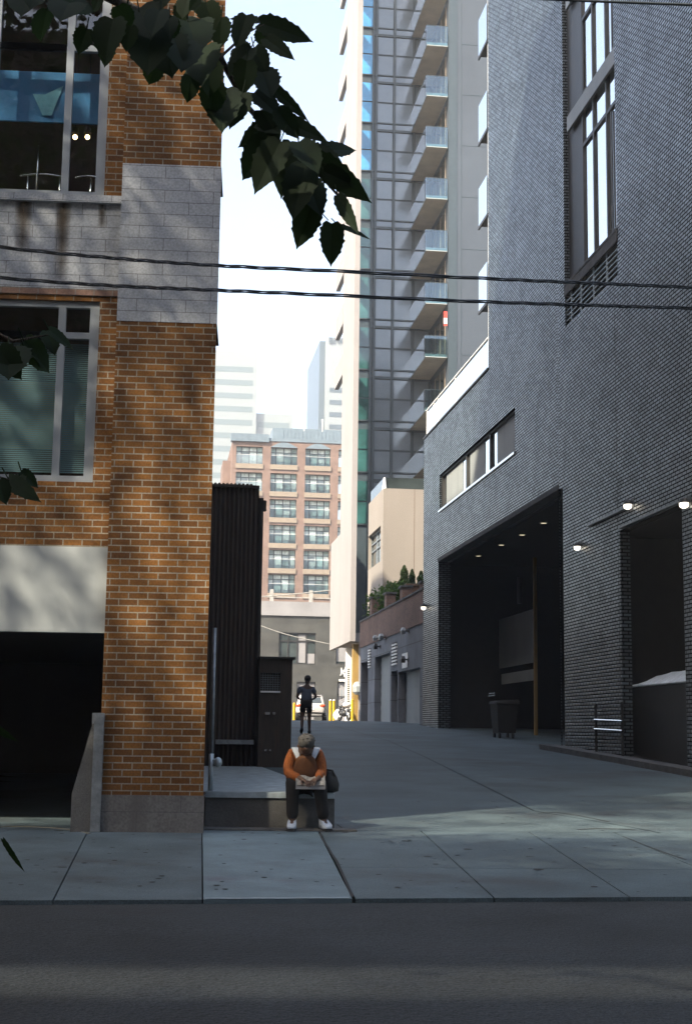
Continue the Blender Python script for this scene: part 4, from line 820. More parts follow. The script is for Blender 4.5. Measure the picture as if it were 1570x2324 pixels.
# condominium
YR = 160.
CB = top('brick_apartments', 'red brick apartment block with stone floor bands and glazed balconies beyond the dark stone block', 'building', (1, YR, 2))
R_ = lambda px, py: onYa(px, py, YR)
cols = [523, 602, 681, 757, 835]; rows = [1067, 1128, 1187, 1245, 1302, 1358]
cxs = [R_(c, 1200).x for c in cols]; rz = [R_(680, r).z for r in rows]; fhr = (rz[0]-rz[-1])/5
ztc = R_(680, 1004).z; hs = []
for i in range(4):
    for k in range(6): hs.append((cxs[i]+.46, cxs[i+1]-.46, rz[k]+.55, rz[k]+fhr-.28 if k else rz[0]+2.55))
m = M(); m.holed(lambda a, z, d: (a, YR+d, z), cxs[0], cxs[4]+1, rz[-1]-8, ztc, hs, .7); m.quad((cxs[0], YR, rz[-1]-8), (cxs[0], YR+18, rz[-1]-8), (cxs[0], YR+18, ztc), (cxs[0], YR, ztc)); m.build('wall', MT['red'], CB)
for i in range(4):
    for k in range(6): m = M(); m.box(cxs[i]+.40, cxs[i+1]-.40, YR-.12, YR+.65, rz[k]-.02, rz[k]+.54); m.build('stone_band', MT['sandst'], CB)
for i in range(1, 4):          # arched heads over the top windows
    a, b = cxs[i]+.46, cxs[i+1]-.46; zc = rz[0]+2.55; m = M()
    pts = [(a+(b-a)*t/14, zc+.02+.62*sin(pi*t/14)) for t in range(15)]
    m.prism(pts, lambda p: (p[0], YR-.02, p[1]), lambda p: (p[0], YR-.005, p[1])); m.build('arch_panel', MT['zinc'], CB)
m = M(); zq = R_(560, 985).z; m.box(cxs[0]-.2, cxs[1]+.2, YR-.3, YR+.8, rz[0]+3.1, zq)
for k in range(12): x = cxs[0]+(cxs[1]-cxs[0])*k/12; m.box(x, x+.05, YR-.33, YR-.3, rz[0]+3.1, zq)
m.box(cxs[1]+.2, cxs[4]+1, YR-.1, YR+.8, ztc, ztc+.35); z2, z3 = R_(680, 965).z, R_(680, 948).z; x0 = R_(648, 960).x
m.box(x0, cxs[4]+1, YR+3, YR+3.2, ztc, z2); m.box(x0-1, cxs[4]+1, YR+6, YR+12, ztc, z3)
for k in range(22): x = x0+.45*k; m.box(x, x+.05, YR+2.96, YR+3, ztc+.36, z2)
m.quad((cxs[0], YR+.7, ztc), (cxs[4]+1, YR+.7, ztc), (cxs[4]+1, YR+18, ztc), (cxs[0], YR+18, ztc)); m.build('roof', MT['zinc'], CB)
for px, yt in ((699, 928), (741, 935)):
    q = R_(px, yt); m = M(); m.cyl((q.x, YR+4, z2-1), (q.x, YR+4, q.z), .09, n=8); m.cyl((q.x, YR+4, q.z-.3), (q.x, YR+4, q.z), .14, n=8); m.build('flue', MT['slab'], CB)
m = M(); q = R_(519, 1060); m.box(q.x-.5, cxs[0], YR+4, YR+10, 2, q.z+1.5); m.build('side_wing', MT['red'], CB)
for h in hs:
    a, b, c, d = h; m = M(); y = YR+.6; wv = rnd.random()
    for t in (0, .2, .5, .78, 1): x = a+(b-a)*t; m.box(max(a, x-.05), min(b, x+.05), y-.08, y, c, d)
    m.box(a, b, y-.075, y, d-.55, d-.48); m.box(a, b, y-.07, y, c, c+.1); wo = m.build('window', MT['mull'], CB)
    m = M(); m.quad((a, y+.02, c), (b, y+.02, c), (b, y+.02, d), (a, y+.02, d)); m.build('pane', MT['condoglass'], wo)
    m = M()
    for t in ((.02, .18), (.22, .48), (.8, .98)) if wv > .45 else ((.5, .76), (.02, .18)):
        if rnd.random() < .8: m.box(a+(b-a)*t[0], a+(b-a)*t[1], y-.01, y+.015, c+.1, d-.6)
    m.box(a+(b-a)*.22, a+(b-a)*.76, y-.01, y+.015, d-.46, d-.08)
    m.build('curtains', MT['curtain'], wo)
    m = M(); t = rnd.choice((.22, .52)); m.box(a+(b-a)*t, a+(b-a)*(t+.24), y-.02, y+.017, c+.9, d-.62); m.build('open_door', MT['signgrey'], wo)
    m = M(); m.quad((a, YR+.12, c), (b, YR+.12, c), (b, YR+.12, c+1.05), (a, YR+.12, c+1.05)); ro = m.build('balcony_railing', MT['balglass'], CB)
    m = M(); m.box(a, b, YR+.1, YR+.14, c+1.05, c+1.1); m.build('handrail', MT['slab'], ro)
# far office towers
YT1 = 420.
T1 = top('pale_office_tower', 'pale office tower with faint glass bands fading into the haze behind the red brick block', 'building', (-10, YT1, 2))
q0, q1, q2 = onYa(300, 800, YT1), onYa(585, 800, YT1), onYa(666, 938, YT1)
m = M(); m.box(q0.x, q1.x, YT1, YT1+40, 2, q1.z); m.box(q1.x+.02, q2.x, YT1+2, YT1+40, 2, q2.z); m.build('wall', MT['towerp'], T1)
m = M(); z = 10
while z < q1.z-4:
    m.box(q0.x, q1.x-1.2, YT1-.05, YT1, z, z+1.7)
    if z < q2.z-4: m.box(q1.x+.7, q2.x-1., YT1+1.95, YT1+2, z, z+1.7)
    z += 4.1
m.build('glass_bands', MT['towerw'], T1)
YT2 = 430.
T2 = top('bank_tower', 'distant white tower with dark window rows and a roof sign beside the fin', 'building', (40, YT2, 2))
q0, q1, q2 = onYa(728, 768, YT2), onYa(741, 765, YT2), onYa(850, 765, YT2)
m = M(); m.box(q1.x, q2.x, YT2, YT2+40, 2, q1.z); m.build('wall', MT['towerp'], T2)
m = M(); m.box(q0.x, q1.x-.02, YT2+3, YT2+40, 2, q0.z); m.build('shaded_side', MT['bankblue'], T2)  # shading of this side is put into its dark colour
m = M(); z = 20
while z < q1.z-14: m.box(q1.x+1.2, q2.x-2, YT2-.08, YT2, z, z+1.5); z += 3.9
m.build('window_rows', MT['bankblue'], T2)
a = onYa(745, 779, YT2); text('BMO', 'lettering', 'bankblue', 2.7, a.x, a.z, YT2-.25, T2, .2)
# two pale cables over the far street
def wire(name, label, pts, r, mat, A=True, n=6, group=None, strands=1, pitch=.5):
    m = M(); P_ = [Vector(p) for p in pts]; N_ = 10 if strands == 1 else 260
    def c(t):
        k = t*(len(P_)-1); i = min(int(k), len(P_)-2); f = k-i
        p0, p1, p2, p3 = P_[max(i-1, 0)], P_[i], P_[i+1], P_[min(i+2, len(P_)-1)]
        return .5*((2*p1)+(p2-p0)*f+(2*p0-5*p1+4*p2-p3)*f*f+(3*p1-p0-3*p2+p3)*f**3)
    ln = sum((b-a).length for a, b in zip(P_, P_[1:]))
    for s in range(strands):
        pl = []
        for i in range(N_+1):
            t = i/N_; p = c(t)
            if strands > 1:
                ph = 2*pi*(t*ln/pitch+.35*sin(t*17+len(name)))+2*pi*s/strands; p = p+Vector((0, cos(ph), sin(ph)))*r*1.6
            pl.append(p)
        m.tube(pl, r, n)
    return solo(m, name, MT[mat], label, 'cable', tuple(P_[0]), A=A, group=group, smooth=True)
wire('overhead_cable', 'pale cable rising to the right in front of the red brick apartments', [onYa(560, 1356, 100), onYa(660, 1349, 100), onYa(765, 1338, 100)], .035, 'palecable', group='pale cables over the far street')
wire('overhead_cable', 'pale cable falling to the right in front of the dark stone wall', [onYa(560, 1408, 96), onYa(650, 1440, 96), onYa(754, 1463, 96)], .03, 'palecable', group='pale cables over the far street')
Z = lambda px, py: onY(px, py, 8.2)
W1 = [(-420, 478), (-200, 522), (0, 560), (250, 585), (500, 603), (800, 617), (1100, 632), (1350, 643), (1570, 652), (1850, 664), (2150, 675)]
W2 = [(-420, 572), (-200, 605), (0, 630), (250, 648), (500, 659), (800, 672), (1100, 685), (1350, 693), (1570, 699), (1850, 706), (2150, 712)]
wire('twisted_cable', 'upper of two twisted black cable bundles strung across the street', [Z(*p) for p in W1], .0047, 'cable', A=False, group='twisted cables across the street', strands=3, pitch=.62)
wire('twisted_cable', 'lower of two twisted black cable bundles strung across the street', [Z(*p) for p in W2], .0047, 'cable', A=False, group='twisted cables across the street', strands=3, pitch=.62)
wire('overhead_cable', 'single thin cable crossing the top right corner in front of the dark brick', [Z(*p) for p in ((1000, -14), (1285, 0), (1570, 11), (1800, 20))], .009, 'cable', A=False)
# ------------------------------------------------------------------ far street furniture and vehicles
def far(px, D): d = ray(px, 1640); t = D/d.y; x, y = d.x*t, d.y*t; return Vector((x, y, zg(y)))
for i, (px, D, ztop_) in enumerate(((749, 80, 1597), (757, 80.5, 1596), (799, 78, 1598), (667, 84, 1596))):
    p = far(px, D); o = top('bollard', ('left one of the yellow bollard pair beside the white car', 'right one of the yellow bollard pair beside the white car', 'yellow bollard against the ochre wall beside the motorcycle', 'yellow bollard left of the walking person, half hidden by the cabinet')[i], 'bollard', p, A=False, group='yellow bollards on the far street')
    m = M(); h = 1.12 if i < 3 else .95; m.cyl(p-Vector((0, 0, .1)), p+Vector((0, 0, h)), .075, n=14); m.build('post', MT['yellow'], o, smooth=False)
    m = M(); m.loft([[(p.x+.078*k*cos(2*pi*j/14), p.y+.078*k*sin(2*pi*j/14), p.z+h+dz) for j in range(14)] for k, dz in ((1, 0), (.9, .03), (.5, .06), (.1, .07))]); m.build('cap', MT['yellow' if i > 1 else 'plastic'], o, smooth=True)
# white hatchback seen from behind
cp = far(704, 85.5); cp.z += .0
car = top('parked_car', 'white hatchback parked beyond the walking person, seen from behind', 'car', cp, A=False)
car.rotation_euler = (0, 0, radians(-4))
def sect(y, w, zb, zt, e=3.2, n=20):
    r = []; c = (zb+zt)/2; h = (zt-zb)/2
    for i in range(n):
        t = 2*pi*i/n; cs, sn = cos(t), sin(t)
        r.append((cp.x+w*abs(cs)**(2/e)*(1 if cs > 0 else -1), cp.y+y, cp.z+c+h*abs(sn)**(2/e)*(1 if sn > 0 else -1)))
    return r
m = M(); m.loft([sect(y, w_, zb, zt) for y, w_, zb, zt in ((0, .72, .42, .86), (.05, .83, .32, .98), (.18, .89, .26, 1.0), (1.2, .91, .24, 1.0), (2.6, .91, .24, 1.0), (3.2, .9, .24, .96), (4.0, .84, .26, .88), (4.25, .7, .36, .76))]); m.build('body', MT['carpaint'], car, smooth=True)
def cab(y, w0, w1, z0, z1): return [(cp.x+sx*w_, cp.y+y, cp.z+z) for sx, w_, z in ((-1, w0, z0), (-1, w0*.5+w1*.5+.02, z0*.5+z1*.5), (-1, w1, z1-.05), (-1, w1-.1, z1), (1, w1-.1, z1), (1, w1, z1-.05), (1, w0*.5+w1*.5+.02, z0*.5+z1*.5), (1, w0, z0))]
m = M(); m.loft([cab(.12, .82, .80, .93, .96), cab(.35, .84, .70, .93, 1.46), cab(.6, .85, .69, .93, 1.52), (cab(1.6, .86, .69, .93, 1.55)), cab(2.3, .86, .67, .93, 1.50), cab(3.1, .84, .7, .93, .97)]); m.build('roof', MT['carpaint'], car, smooth=True)
m = M(); m.add([(cp.x-.66, cp.y+.145, cp.z+1.03), (cp.x+.66, cp.y+.145, cp.z+1.03), (cp.x+.58, cp.y+.31, cp.z+1.38), (cp.x-.58, cp.y+.31, cp.z+1.38)], [(0, 1, 2, 3)])
for s in (-1, 1): m.add([(cp.x+s*.862, cp.y+.7, cp.z+1.02), (cp.x+s*.862, cp.y+2.5, cp.z+1.02), (cp.x+s*.745, cp.y+2.2, cp.z+1.42), (cp.x+s*.745, cp.y+.8, cp.z+1.42)], [(0, 1, 2, 3)])
m.build('rear_window', MT['carglass'], car)
for s in (-1, 1):
    m = M(); m.ell((cp.x+s*.70, cp.y+.06, cp.z+.88), (.19, .09, .10), 12, 7); m.build('tail_lamp', MT['tail'], car, smooth=True)
    m = M(); m.tube([(cp.x+s*.6, cp.y+.7, cp.z+1.58), (cp.x+s*.6, cp.y+2.2, cp.z+1.6)], .02, 6); m.build('roof_rail', MT['chromep'], car)
    for yy in (.75, 3.35):
        m = M(); m.cyl((cp.x+s*.68, cp.y+yy, cp.z+.31), (cp.x+s*.9, cp.y+yy, cp.z+.31), .31, n=20); wo = m.build('wheel', MT['rubber'], car)
        m = M(); m.cyl((cp.x+s*.901, cp.y+yy, cp.z+.31), (cp.x+s*.912, cp.y+yy, cp.z+.31), .19, n=16); m.build('rim', MT['chromep'], wo)
m = M(); m.loft([sect(y, w_, .27, .5, 4) for y, w_ in ((-.03, .74), (-.06, .70), (.1, .88))]); m.build('bumper', MT['dkmetal'], car, smooth=True)
m = M(); m.box(cp.x-.2, cp.x+.2, cp.y-.03, cp.y-.015, cp.z+.62, cp.z+.74); m.build('number_plate', MT['white'], car)
m = M(); m.box(cp.x-.55, cp.x+.55, cp.y+.24, cp.y+.42, cp.z+1.49, cp.z+1.52); m.build('spoiler', MT['carpaint'], car)
# motorcycle
mp = far(781, 79.); moto = top('motorcycle', 'black motorcycle with a pale fairing parked beside the yellow bollard', 'motorcycle', mp, A=False); moto.rotation_euler = (0, 0, radians(16))
def Q(x, y, z): return (mp.x+x, mp.y+y, mp.z+z)
def torus(m, cy, cz, R, r, nu=22, nv=8):
    m.loft([[Q(r*sin(2*pi*j/nv), cy+(R+r*cos(2*pi*j/nv))*cos(a), cz+(R+r*cos(2*pi*j/nv))*sin(a)) for j in range(nv)] for a in [2*pi*i/nu for i in range(nu+1)]], cap=False)
for cy in (-.7, .7):
    m = M(); torus(m, cy, .31, .245, .065); wo = m.build('wheel', MT['rubber'], moto, smooth=True)
    m = M()
    for k in range(6): a = pi*k/6; m.cyl(Q(0, cy-.2*cos(a), .31-.2*sin(a)), Q(0, cy+.2*cos(a), .31+.2*sin(a)), .01, n=5)
    m.build('spokes', MT['chromep'], wo)
m = M()
for s in (-.09, .09): m.tube([Q(s, -.7, .31), Q(s, -.45, .98)], .025, 8)
m.build('fork', MT['chromep'], moto)
m = M(); m.ell(Q(0, -.1, .80), (.16, .32, .14)); m.build('tank', MT['bikepaint'], moto, smooth=True)
m = M(); m.ell(Q(0, .42, .78), (.15, .36, .07)); m.build('seat', MT['rubber'], moto, smooth=True)
m = M(); m.ell(Q(0, 0, .42), (.20, .26, .19)); m.cyl(Q(-.24, .1, .4), Q(.24, .1, .4), .11, n=12); m.build('engine', MT['dkmetal'], moto, smooth=True)
m = M(); m.ell(Q(-.06, -.56, .86), (.24, .16, .17)); m.build('fairing', MT['fairing'], moto, smooth=True)
m = M(); m.ell(Q(0, -.72, .62), (.11, .14, .05)); m.ell(Q(0, .74, .66), (.10, .2, .05)); m.build('mudguard', MT['bikepaint'], moto, smooth=True)
m = M(); m.tube([Q(-.38, -.30, 1.0), Q(-.2, -.42, 1.03), Q(.2, -.42, 1.03), Q(.38, -.30, 1.0)], .017, 8); m.build('handlebar', MT['chromep'], moto, smooth=True)
for s in (-1, 1): m = M(); m.cyl(Q(s*.25, -.42, 1.02), Q(s*.33, -.45, 1.2), .008, n=6); m.ell(Q(s*.34, -.45, 1.23), (.06, .02, .04)); m.build('mirror', MT['bikepaint'], moto, smooth=True)
m = M(); m.tube([Q(.2, 0, .35), Q(.22, .4, .33), Q(.22, .95, .38)], [.03, .045, .05], 8); m.build('exhaust', MT['chromep'], moto, smooth=True)
p = far(766, 80.); m = M()
rg = []
for j in range(9):
    a = -pi/2+pi*j/8; rg.append([(p.x+.24*cos(a)*cos(2*pi*i/12)*(1+.12*sin(i*2.7+j)), p.y+.2*cos(a)*sin(2*pi*i/12), p.z+.30+.33*sin(a)*(1+.1*sin(i*1.9))) for i in range(12)])
m.loft(rg); solo(m, 'rubbish_bag', MT['plastic'], 'crumpled white rubbish bag between the bollards and the motorcycle', 'bag', p, A=False, smooth=True)

# ------------------------------------------------------------------ people
def skin(name, chain, mat, base, parent=None, sub=2, label=None, root=None, scale=1.):
    """chain: list of (key, pos, radius(or pair), parent key)"""
    me = bpy.data.meshes.new(name); idx = {k[0]: i for i, k in enumerate(chain)}
    b = Vector(base)
    me.from_pydata([Vector(k[1])-b for k in chain], [(idx[k[3]], idx[k[0]]) for k in chain if k[3]], [])
    t = bpy.data.objects.new(name+'_rig', me); COL.objects.link(t)
    md = t.modifiers.new('Skin', 'SKIN'); md.branch_smoothing = .6; md.use_smooth_shade = True
    lay = me.skin_vertices[0].data if me.skin_vertices else None
    for k in chain:
        r = k[2] if isinstance(k[2], tuple) else (k[2], k[2]); lay[idx[k[0]]].radius = r; lay[idx[k[0]]].use_root = (k[3] is None)
    sb = t.modifiers.new('Subsurf', 'SUBSURF'); sb.levels = sub; sb.render_levels = sub
    dg = bpy.context.evaluated_depsgraph_get(); dg.update(); nm = bpy.data.meshes.new_from_object(t.evaluated_get(dg)); bpy.data.objects.remove(t)
    nm.materials.clear(); nm.materials.append(MT[mat])
    o = bpy.data.objects.new(name, nm); COL.objects.link(o)
    if parent: o.parent = parent; FR[o] = FR[parent]
    else: place(o, base, False)
    if label: o['label'] = label
    return o
def hand(pre, wrist, d, palm_n, s=1., curl=.5):
    """palm and five fingers; d = pointing direction, palm_n = palm normal"""
    d = Vector(d).normalized(); n_ = Vector(palm_n); n_ = (n_-d*n_.dot(d)).normalized(); sd = d.cross(n_); w_ = Vector(wrist); ch = []
    ch.append((pre+'palm', w_+d*.05*s, (.030*s, .018*s), pre+'wrist'))
    ch.append((pre+'knk', w_+d*.085*s, (.032*s, .013*s), pre+'palm'))
    for i, (o_, ln) in enumerate(((-.03, .062), (-.010, .072), (.011, .068), (.031, .052))):
        a = w_+d*.095*s+sd*o_*s; f1 = (d*cos(curl)+n_*sin(curl)); f2 = (d*cos(curl*2)+n_*sin(curl*2))
        ch += [(pre+'f%da' % i, a, .009*s, pre+'knk'), (pre+'f%db' % i, a+f1*ln*.5*s, .0085*s, pre+'f%da' % i), (pre+'f%dc' % i, a+f1*ln*.5*s+f2*ln*.45*s, .0075*s, pre+'f%db' % i)]
    a = w_+d*.03*s-sd*.03*s
    ch += [(pre+'t0', a, .012*s, pre+'palm'), (pre+'t1', a+(d*.7-sd*.5+n_*.4)*.035*s, .010*s, pre+'t0'), (pre+'t2', a+(d*.9-sd*.35+n_*.5)*.062*s, .008*s, pre+'t1')]
    return ch
# --- the man sitting on the dock, bent over a newspaper
bx, by, bz = .60, 15.62, zg(15.4)
def S(x, y, z): return Vector((bx+x, by+y, bz+z))
seat = .545-bz
J = dict(pel=S(0, .13, seat+.10), sp1=S(0, .08, seat+.24), sp2=S(0, -.03, seat+.35), ch=S(0, -.13, seat+.425), nk=S(.0, -.225, seat+.465), hd0=S(.0, -.285, seat+.47), hd1=S(.0, -.335, seat+.482), hd2=S(.0, -.32, seat+.555),
  shL=S(-.14, -.12, seat+.415), shR=S(.145, -.12, seat+.415), elL=S(-.18, -.17, seat+.20), elR=S(.17, -.19, seat+.20), wrL=S(-.04, -.36, seat+.155), wrR=S(.13, -.37, seat+.165),
  hpL=S(-.10, .10, seat+.085), hpR=S(.10, .10, seat+.085), knL=S(-.135, -.27, seat+.115), knR=S(.15, -.27, seat+.115), anL=S(-.128, -.22, .085), anR=S(.205, -.20, .085), toL=S(-.140, -.36, .04), toR=S(.235, -.33, .04))
ch = [('pel', J['pel'], (.15, .11), None), ('sp1', J['sp1'], (.14, .10), 'pel'), ('sp2', J['sp2'], (.15, .10), 'sp1'), ('ch', J['ch'], (.14, .09), 'sp2'), ('nk', J['nk'], .055, 'ch'), ('hd0', J['hd0'], .066, 'nk'), ('hd1', J['hd1'], .082, 'hd0'), ('hd2', J['hd2'], .078, 'hd1'),
  ('nose', S(.0, -.425, seat+.455), .012, 'hd1'), ('earL', S(-.095, -.275, seat+.505), .012, 'hd1'), ('earR', S(.095, -.275, seat+.505), .012, 'hd1'), ('jaw', S(.0, -.345, seat+.415), .046, 'hd0')]
for s in 'LR':
    ch += [('sh'+s, J['sh'+s], .058, 'ch'), ('el'+s, J['el'+s], .042, 'sh'+s), (s+'wrist', J['wr'+s], .026, 'el'+s)]
    ch += hand(s, J['wr'+s], (.55 if s == 'L' else -.5, -.75, -.25), (0, .3, -1), 1., .45)
    ch += [('hp'+s, J['hp'+s], .09, 'pel'), ('kn'+s, J['kn'+s], .062, 'hp'+s), ('an'+s, J['an'+s], .04, 'kn'+s), ('to'+s, J['to'+s], .034, 'an'+s)]
MAN = skin('person', ch, 'skin', S(0, 0, 0)); tag(MAN, 'seated man in an orange jacket with white shoulder patches bent over a newspaper', 'person')
def clothe(name, ch, mat, par, **k): return skin(name, ch, mat, FR[par], par, **k)
clothe('trousers', [('pel', J['pel']+Vector((0, 0, -.01)), (.17, .125), None)]+[x for s in 'LR' for x in (('hp'+s, J['hp'+s], .108, 'pel'), ('md'+s, (J['hp'+s]+J['kn'+s])/2, .098, 'hp'+s), ('kn'+s, J['kn'+s], .082, 'md'+s), ('cf'+s, (J['kn'+s]*.5+J['an'+s]*.5)+Vector((0, .02, 0)), .072, 'kn'+s), ('an'+s, J['an'+s]+Vector((0, .0, .02)), .066, 'cf'+s))], 'trous', MAN)
jk = [('pel', J['pel']+Vector((0, -.02, .03)), (.185, .14), None), ('sp1', J['sp1'], (.18, .135), 'pel'), ('sp2', J['sp2'], (.185, .135), 'sp1'), ('ch', J['ch'], (.165, .115), 'sp2'), ('nk', J['nk']+Vector((0, .03, -.015)), .085, 'ch')]
for s in 'LR': jk += [('sh'+s, J['sh'+s], .082, 'ch'), ('um'+s, (J['sh'+s]+J['el'+s])/2+Vector((-.012 if s == 'L' else .012, 0, 0)), .073, 'sh'+s), ('el'+s, J['el'+s], .066, 'um'+s), ('wr'+s, J['wr'+s]*.85+J['el'+s]*.15, .046, 'el'+s)]
JK = clothe('jacket', jk, 'orange', MAN)
clothe('chest_front', [('sp0', S(0, -.20, seat+.13), (.15, .05), None), ('sp1', S(0, -.205, seat+.25), (.145, .06), 'sp0'), ('sp2', S(0.0, -.235, seat+.345), (.12, .05), 'sp1'), ('sp3', S(.0, -.255, seat+.41), (.085, .04), 'sp2')], 'chest_front', MAN)  # darker brown layer over the chest of the jacket
for s, sx in (('L', -1), ('R', 1)):       # shoulder patches lie on the jacket
    c = J['sh'+s]; m = M(); rows = []
    for i in range(7):
        u = i/6; rows.append([tuple(c+Vector((sx*(-.035+.075*v-.02*u), -.045-.052*sin(1.2*u)-.012, .072-.115*u-.018*v*v))) for v in (-.55+.25*u, -.2, .2, .62-.45*u)])
    m.loft([[Vector(p) for p in r]+[Vector(p)+Vector((0, .02, -.012)) for p in reversed(r)] for r in rows]); o = m.build('shoulder_patch', MT['patch'], MAN, smooth=True)
m = M(); c = (J['hd1']+J['hd2'])/2-Vector((0, .02, .0)); m.ell(tuple(c+Vector((0, .0, .030))), (.090, .104, .084), 18, 12)
for i in range(40):
    a = rnd.uniform(0, 6.28); e = rnd.uniform(-.1, 1.4); q = c+Vector((.090*cos(e)*cos(a), .0+.104*cos(e)*sin(a), .030+.084*sin(e))); m.ell(tuple(q), (.012, .012, .006), 6, 4)
m.build('hair', MT['hair'], MAN, smooth=True)
for s in 'LR':
    a, t = J['an'+s], J['to'+s]; d = (t-a); d.z = 0; d.normalize(); sd = Vector((-d.y, d.x, 0)); z0 = bz
    def ring(f, w_, h0, h1): c_ = a+d*f; return [(c_+sd*w_*cx+Vector((0, 0, 0))).to_tuple()[:2]+(z0+(h0 if k else h1),) for cx, k in ((-1, 1), (1, 1), (1, .0), (.6, 0), (-.6, 0), (-1, 0))]
    m = M(); m.loft([ring(f, w_, .026, h) for f, w_, h in ((-.075, .030, .09), (-.05, .04, .115), (.02, .043, .11), (.09, .048, .085), (.16, .047, .065), (.195, .03, .05))]); so2 = m.build('shoe', MT['shoe'], MAN, smooth=True)
    m = M(); m.loft([ring(f, w_, .002, .028) for f, w_ in ((-.08, .032), (-.05, .043), (.09, .051), (.165, .049), (.205, .03))]); m.build('sole', MT['sole'], so2)
a = S(.05, -.40, seat+.085); o = top('newspaper', 'folded newspaper with a pale lower edge open on the seated man\'s knees', 'newspaper', a, A=False)
m = M(); rows = []
for i in range(9):
    u = i/8; rows.append([Vector((a.x-.155+.31*u, a.y+.10-.12*v, a.z+.105-.10*v+.008*sin(u*9)-.03*(abs(u-.5) < .06))) for v in (0, .5, 1.)]+[Vector((a.x-.155+.31*u, a.y+.105-.12*v, a.z+.098-.10*v+.008*sin(u*9))) for v in (1., .5, 0)])
m.loft(rows); m.build('pages', MT['paper'], o)
m = M(); m.box(a.x-.155, a.x+.155, a.y-.034, a.y-.026, a.z-.03, a.z+.0); m.box(a.x-.155, a.x-.148, a.y-.035, a.y-.028, a.z-.03, a.z+.05); m.box(a.x+.148, a.x+.155, a.y-.035, a.y-.028, a.z-.03, a.z+.05); m.build('folded_edge', MT['paleband'], o)
c = S(.27, .06, seat+.11); m = M(); m.loft([[(c.x+w_*cos(2*pi*i/14)*(1+.1*sin(i*2)), c.y+.12*k*sin(2*pi*i/14), c.z+h) for i in range(14)] for w_, k, h in ((.05, .4, -.105), (.10, .9, -.09), (.11, 1., -.02), (.085, .9, .06), (.05, .5, .11), (.02, .2, .13))]); o = solo(m, 'bag', MT['bag'], 'slumped dark bag on the dock beside the seated man', 'bag', tuple(c), A=False, smooth=True)
m = M(); m.tube([(c.x-.05, c.y-.06, c.z+.08), (c.x-.03, c.y-.09, c.z+.14), (c.x+.03, c.y-.09, c.z+.13), (c.x+.06, c.y-.06, c.z+.07)], .012, 6); m.build('strap', MT['bag'], o, smooth=True)
p = G(608, 1869); m = M(); m.loft([[(p.x+.04*k*cos(2*pi*i/9)*(1+.25*sin(i*2.2)), p.y+.035*k*sin(2*pi*i/9), p.z+.02+h) for i in range(9)] for k, h in ((.5, 0), (1, .025), (.8, .06), (.3, .085))]); solo(m, 'litter', MT['litter'], 'crumpled white paper cup on the ledge left of the man', 'litter', tuple(p), A=False)
# --- the person walking away
wp = G(692, 1660); wp = Vector((onY(694, 1660, 43.6).x, 43.6, zg(43.6)))
def Wk(x, y, z): return Vector((wp.x+x, wp.y+y, wp.z+z))
J = dict(pel=Wk(0, 0, .93), sp1=Wk(0, .01, 1.06), sp2=Wk(0, .02, 1.22), ch=Wk(0, .02, 1.36), nk=Wk(.02, .03, 1.48), hd0=Wk(.025, .04, 1.55), hd1=Wk(.03, .05, 1.63), hd2=Wk(.03, .045, 1.69),
  shL=Wk(-.19, .02, 1.37), shR=Wk(.19, .02, 1.37), elL=Wk(-.285, .0, 1.10), elR=Wk(.29, .0, 1.10), wrL=Wk(-.20, .20, 1.03), wrR=Wk(.20, .2, 1.03),
  hpL=Wk(-.09, 0, .90), hpR=Wk(.09, 0, .90), knL=Wk(-.115, -.02, .50), knR=Wk(.10, .06, .50), anL=Wk(-.13, -.22, .16), anR=Wk(.105, .04, .09), toL=Wk(-.14, -.13, .05), toR=Wk(.115, .19, .04))
ch = [('pel', J['pel'], (.16, .11), None), ('sp1', J['sp1'], (.15, .10), 'pel'), ('sp2', J['sp2'], (.16, .10), 'sp1'), ('ch', J['ch'], (.15, .095), 'sp2'), ('nk', J['nk'], .058, 'ch'), ('hd0', J['hd0'], .07, 'nk'), ('hd1', J['hd1'], .088, 'hd0'), ('hd2', J['hd2'], .08, 'hd1'), ('earL', Wk(-.062, .06, 1.61), .014, 'hd1'), ('earR', Wk(.122, .06, 1.61), .014, 'hd1'), ('nose', Wk(.03, .155, 1.61), .014, 'hd1')]
for s in 'LR':
    ch += [('sh'+s, J['sh'+s], .062, 'ch'), ('el'+s, J['el'+s], .044, 'sh'+s), (s+'wrist', J['wr'+s], .03, 'el'+s)]+hand(s, J['wr'+s], (.5 if s == 'L' else -.5, .7, .1), (0, .2, 1), 1., .4)
    ch += [('hp'+s, J['hp'+s], .095, 'pel'), ('kn'+s, J['kn'+s], .062, 'hp'+s), ('cf'+s, J['kn'+s]*.65+J['an'+s]*.35+Vector((0, -.02, 0)), .06, 'kn'+s), ('an'+s, J['an'+s], .04, 'cf'+s), ('to'+s, J['to'+s], .036, 'an'+s)]
PW = skin('person', ch, 'skin', Wk(0, 0, 0)); tag(PW, 'person in a blue grey tee shirt and black shorts walking away up the alley', 'person')
clothe('tee_shirt', [('pel', J['pel']+Vector((0, 0, .03)), (.195, .14), None), ('sp1', J['sp1'], (.185, .135), 'pel'), ('sp2', J['sp2'], (.19, .135), 'sp1'), ('ch', J['ch'], (.175, .12), 'sp2'), ('nk', J['nk']+Vector((0, 0, -.03)), .075, 'ch')]+[x for s in 'LR' for x in (('sh'+s, J['sh'+s], .086, 'ch'), ('el'+s, J['sh'+s]*.35+J['el'+s]*.65, .076, 'sh'+s))], 'tee', PW)
clothe('shorts', [('pel', J['pel']+Vector((0, 0, -.02)), (.19, .14), None)]+[x for s in 'LR' for x in (('hp'+s, J['hp'+s], .118, 'pel'), ('kn'+s, J['hp'+s]*.25+J['kn'+s]*.75, .102, 'hp'+s))], 'shorts', PW)
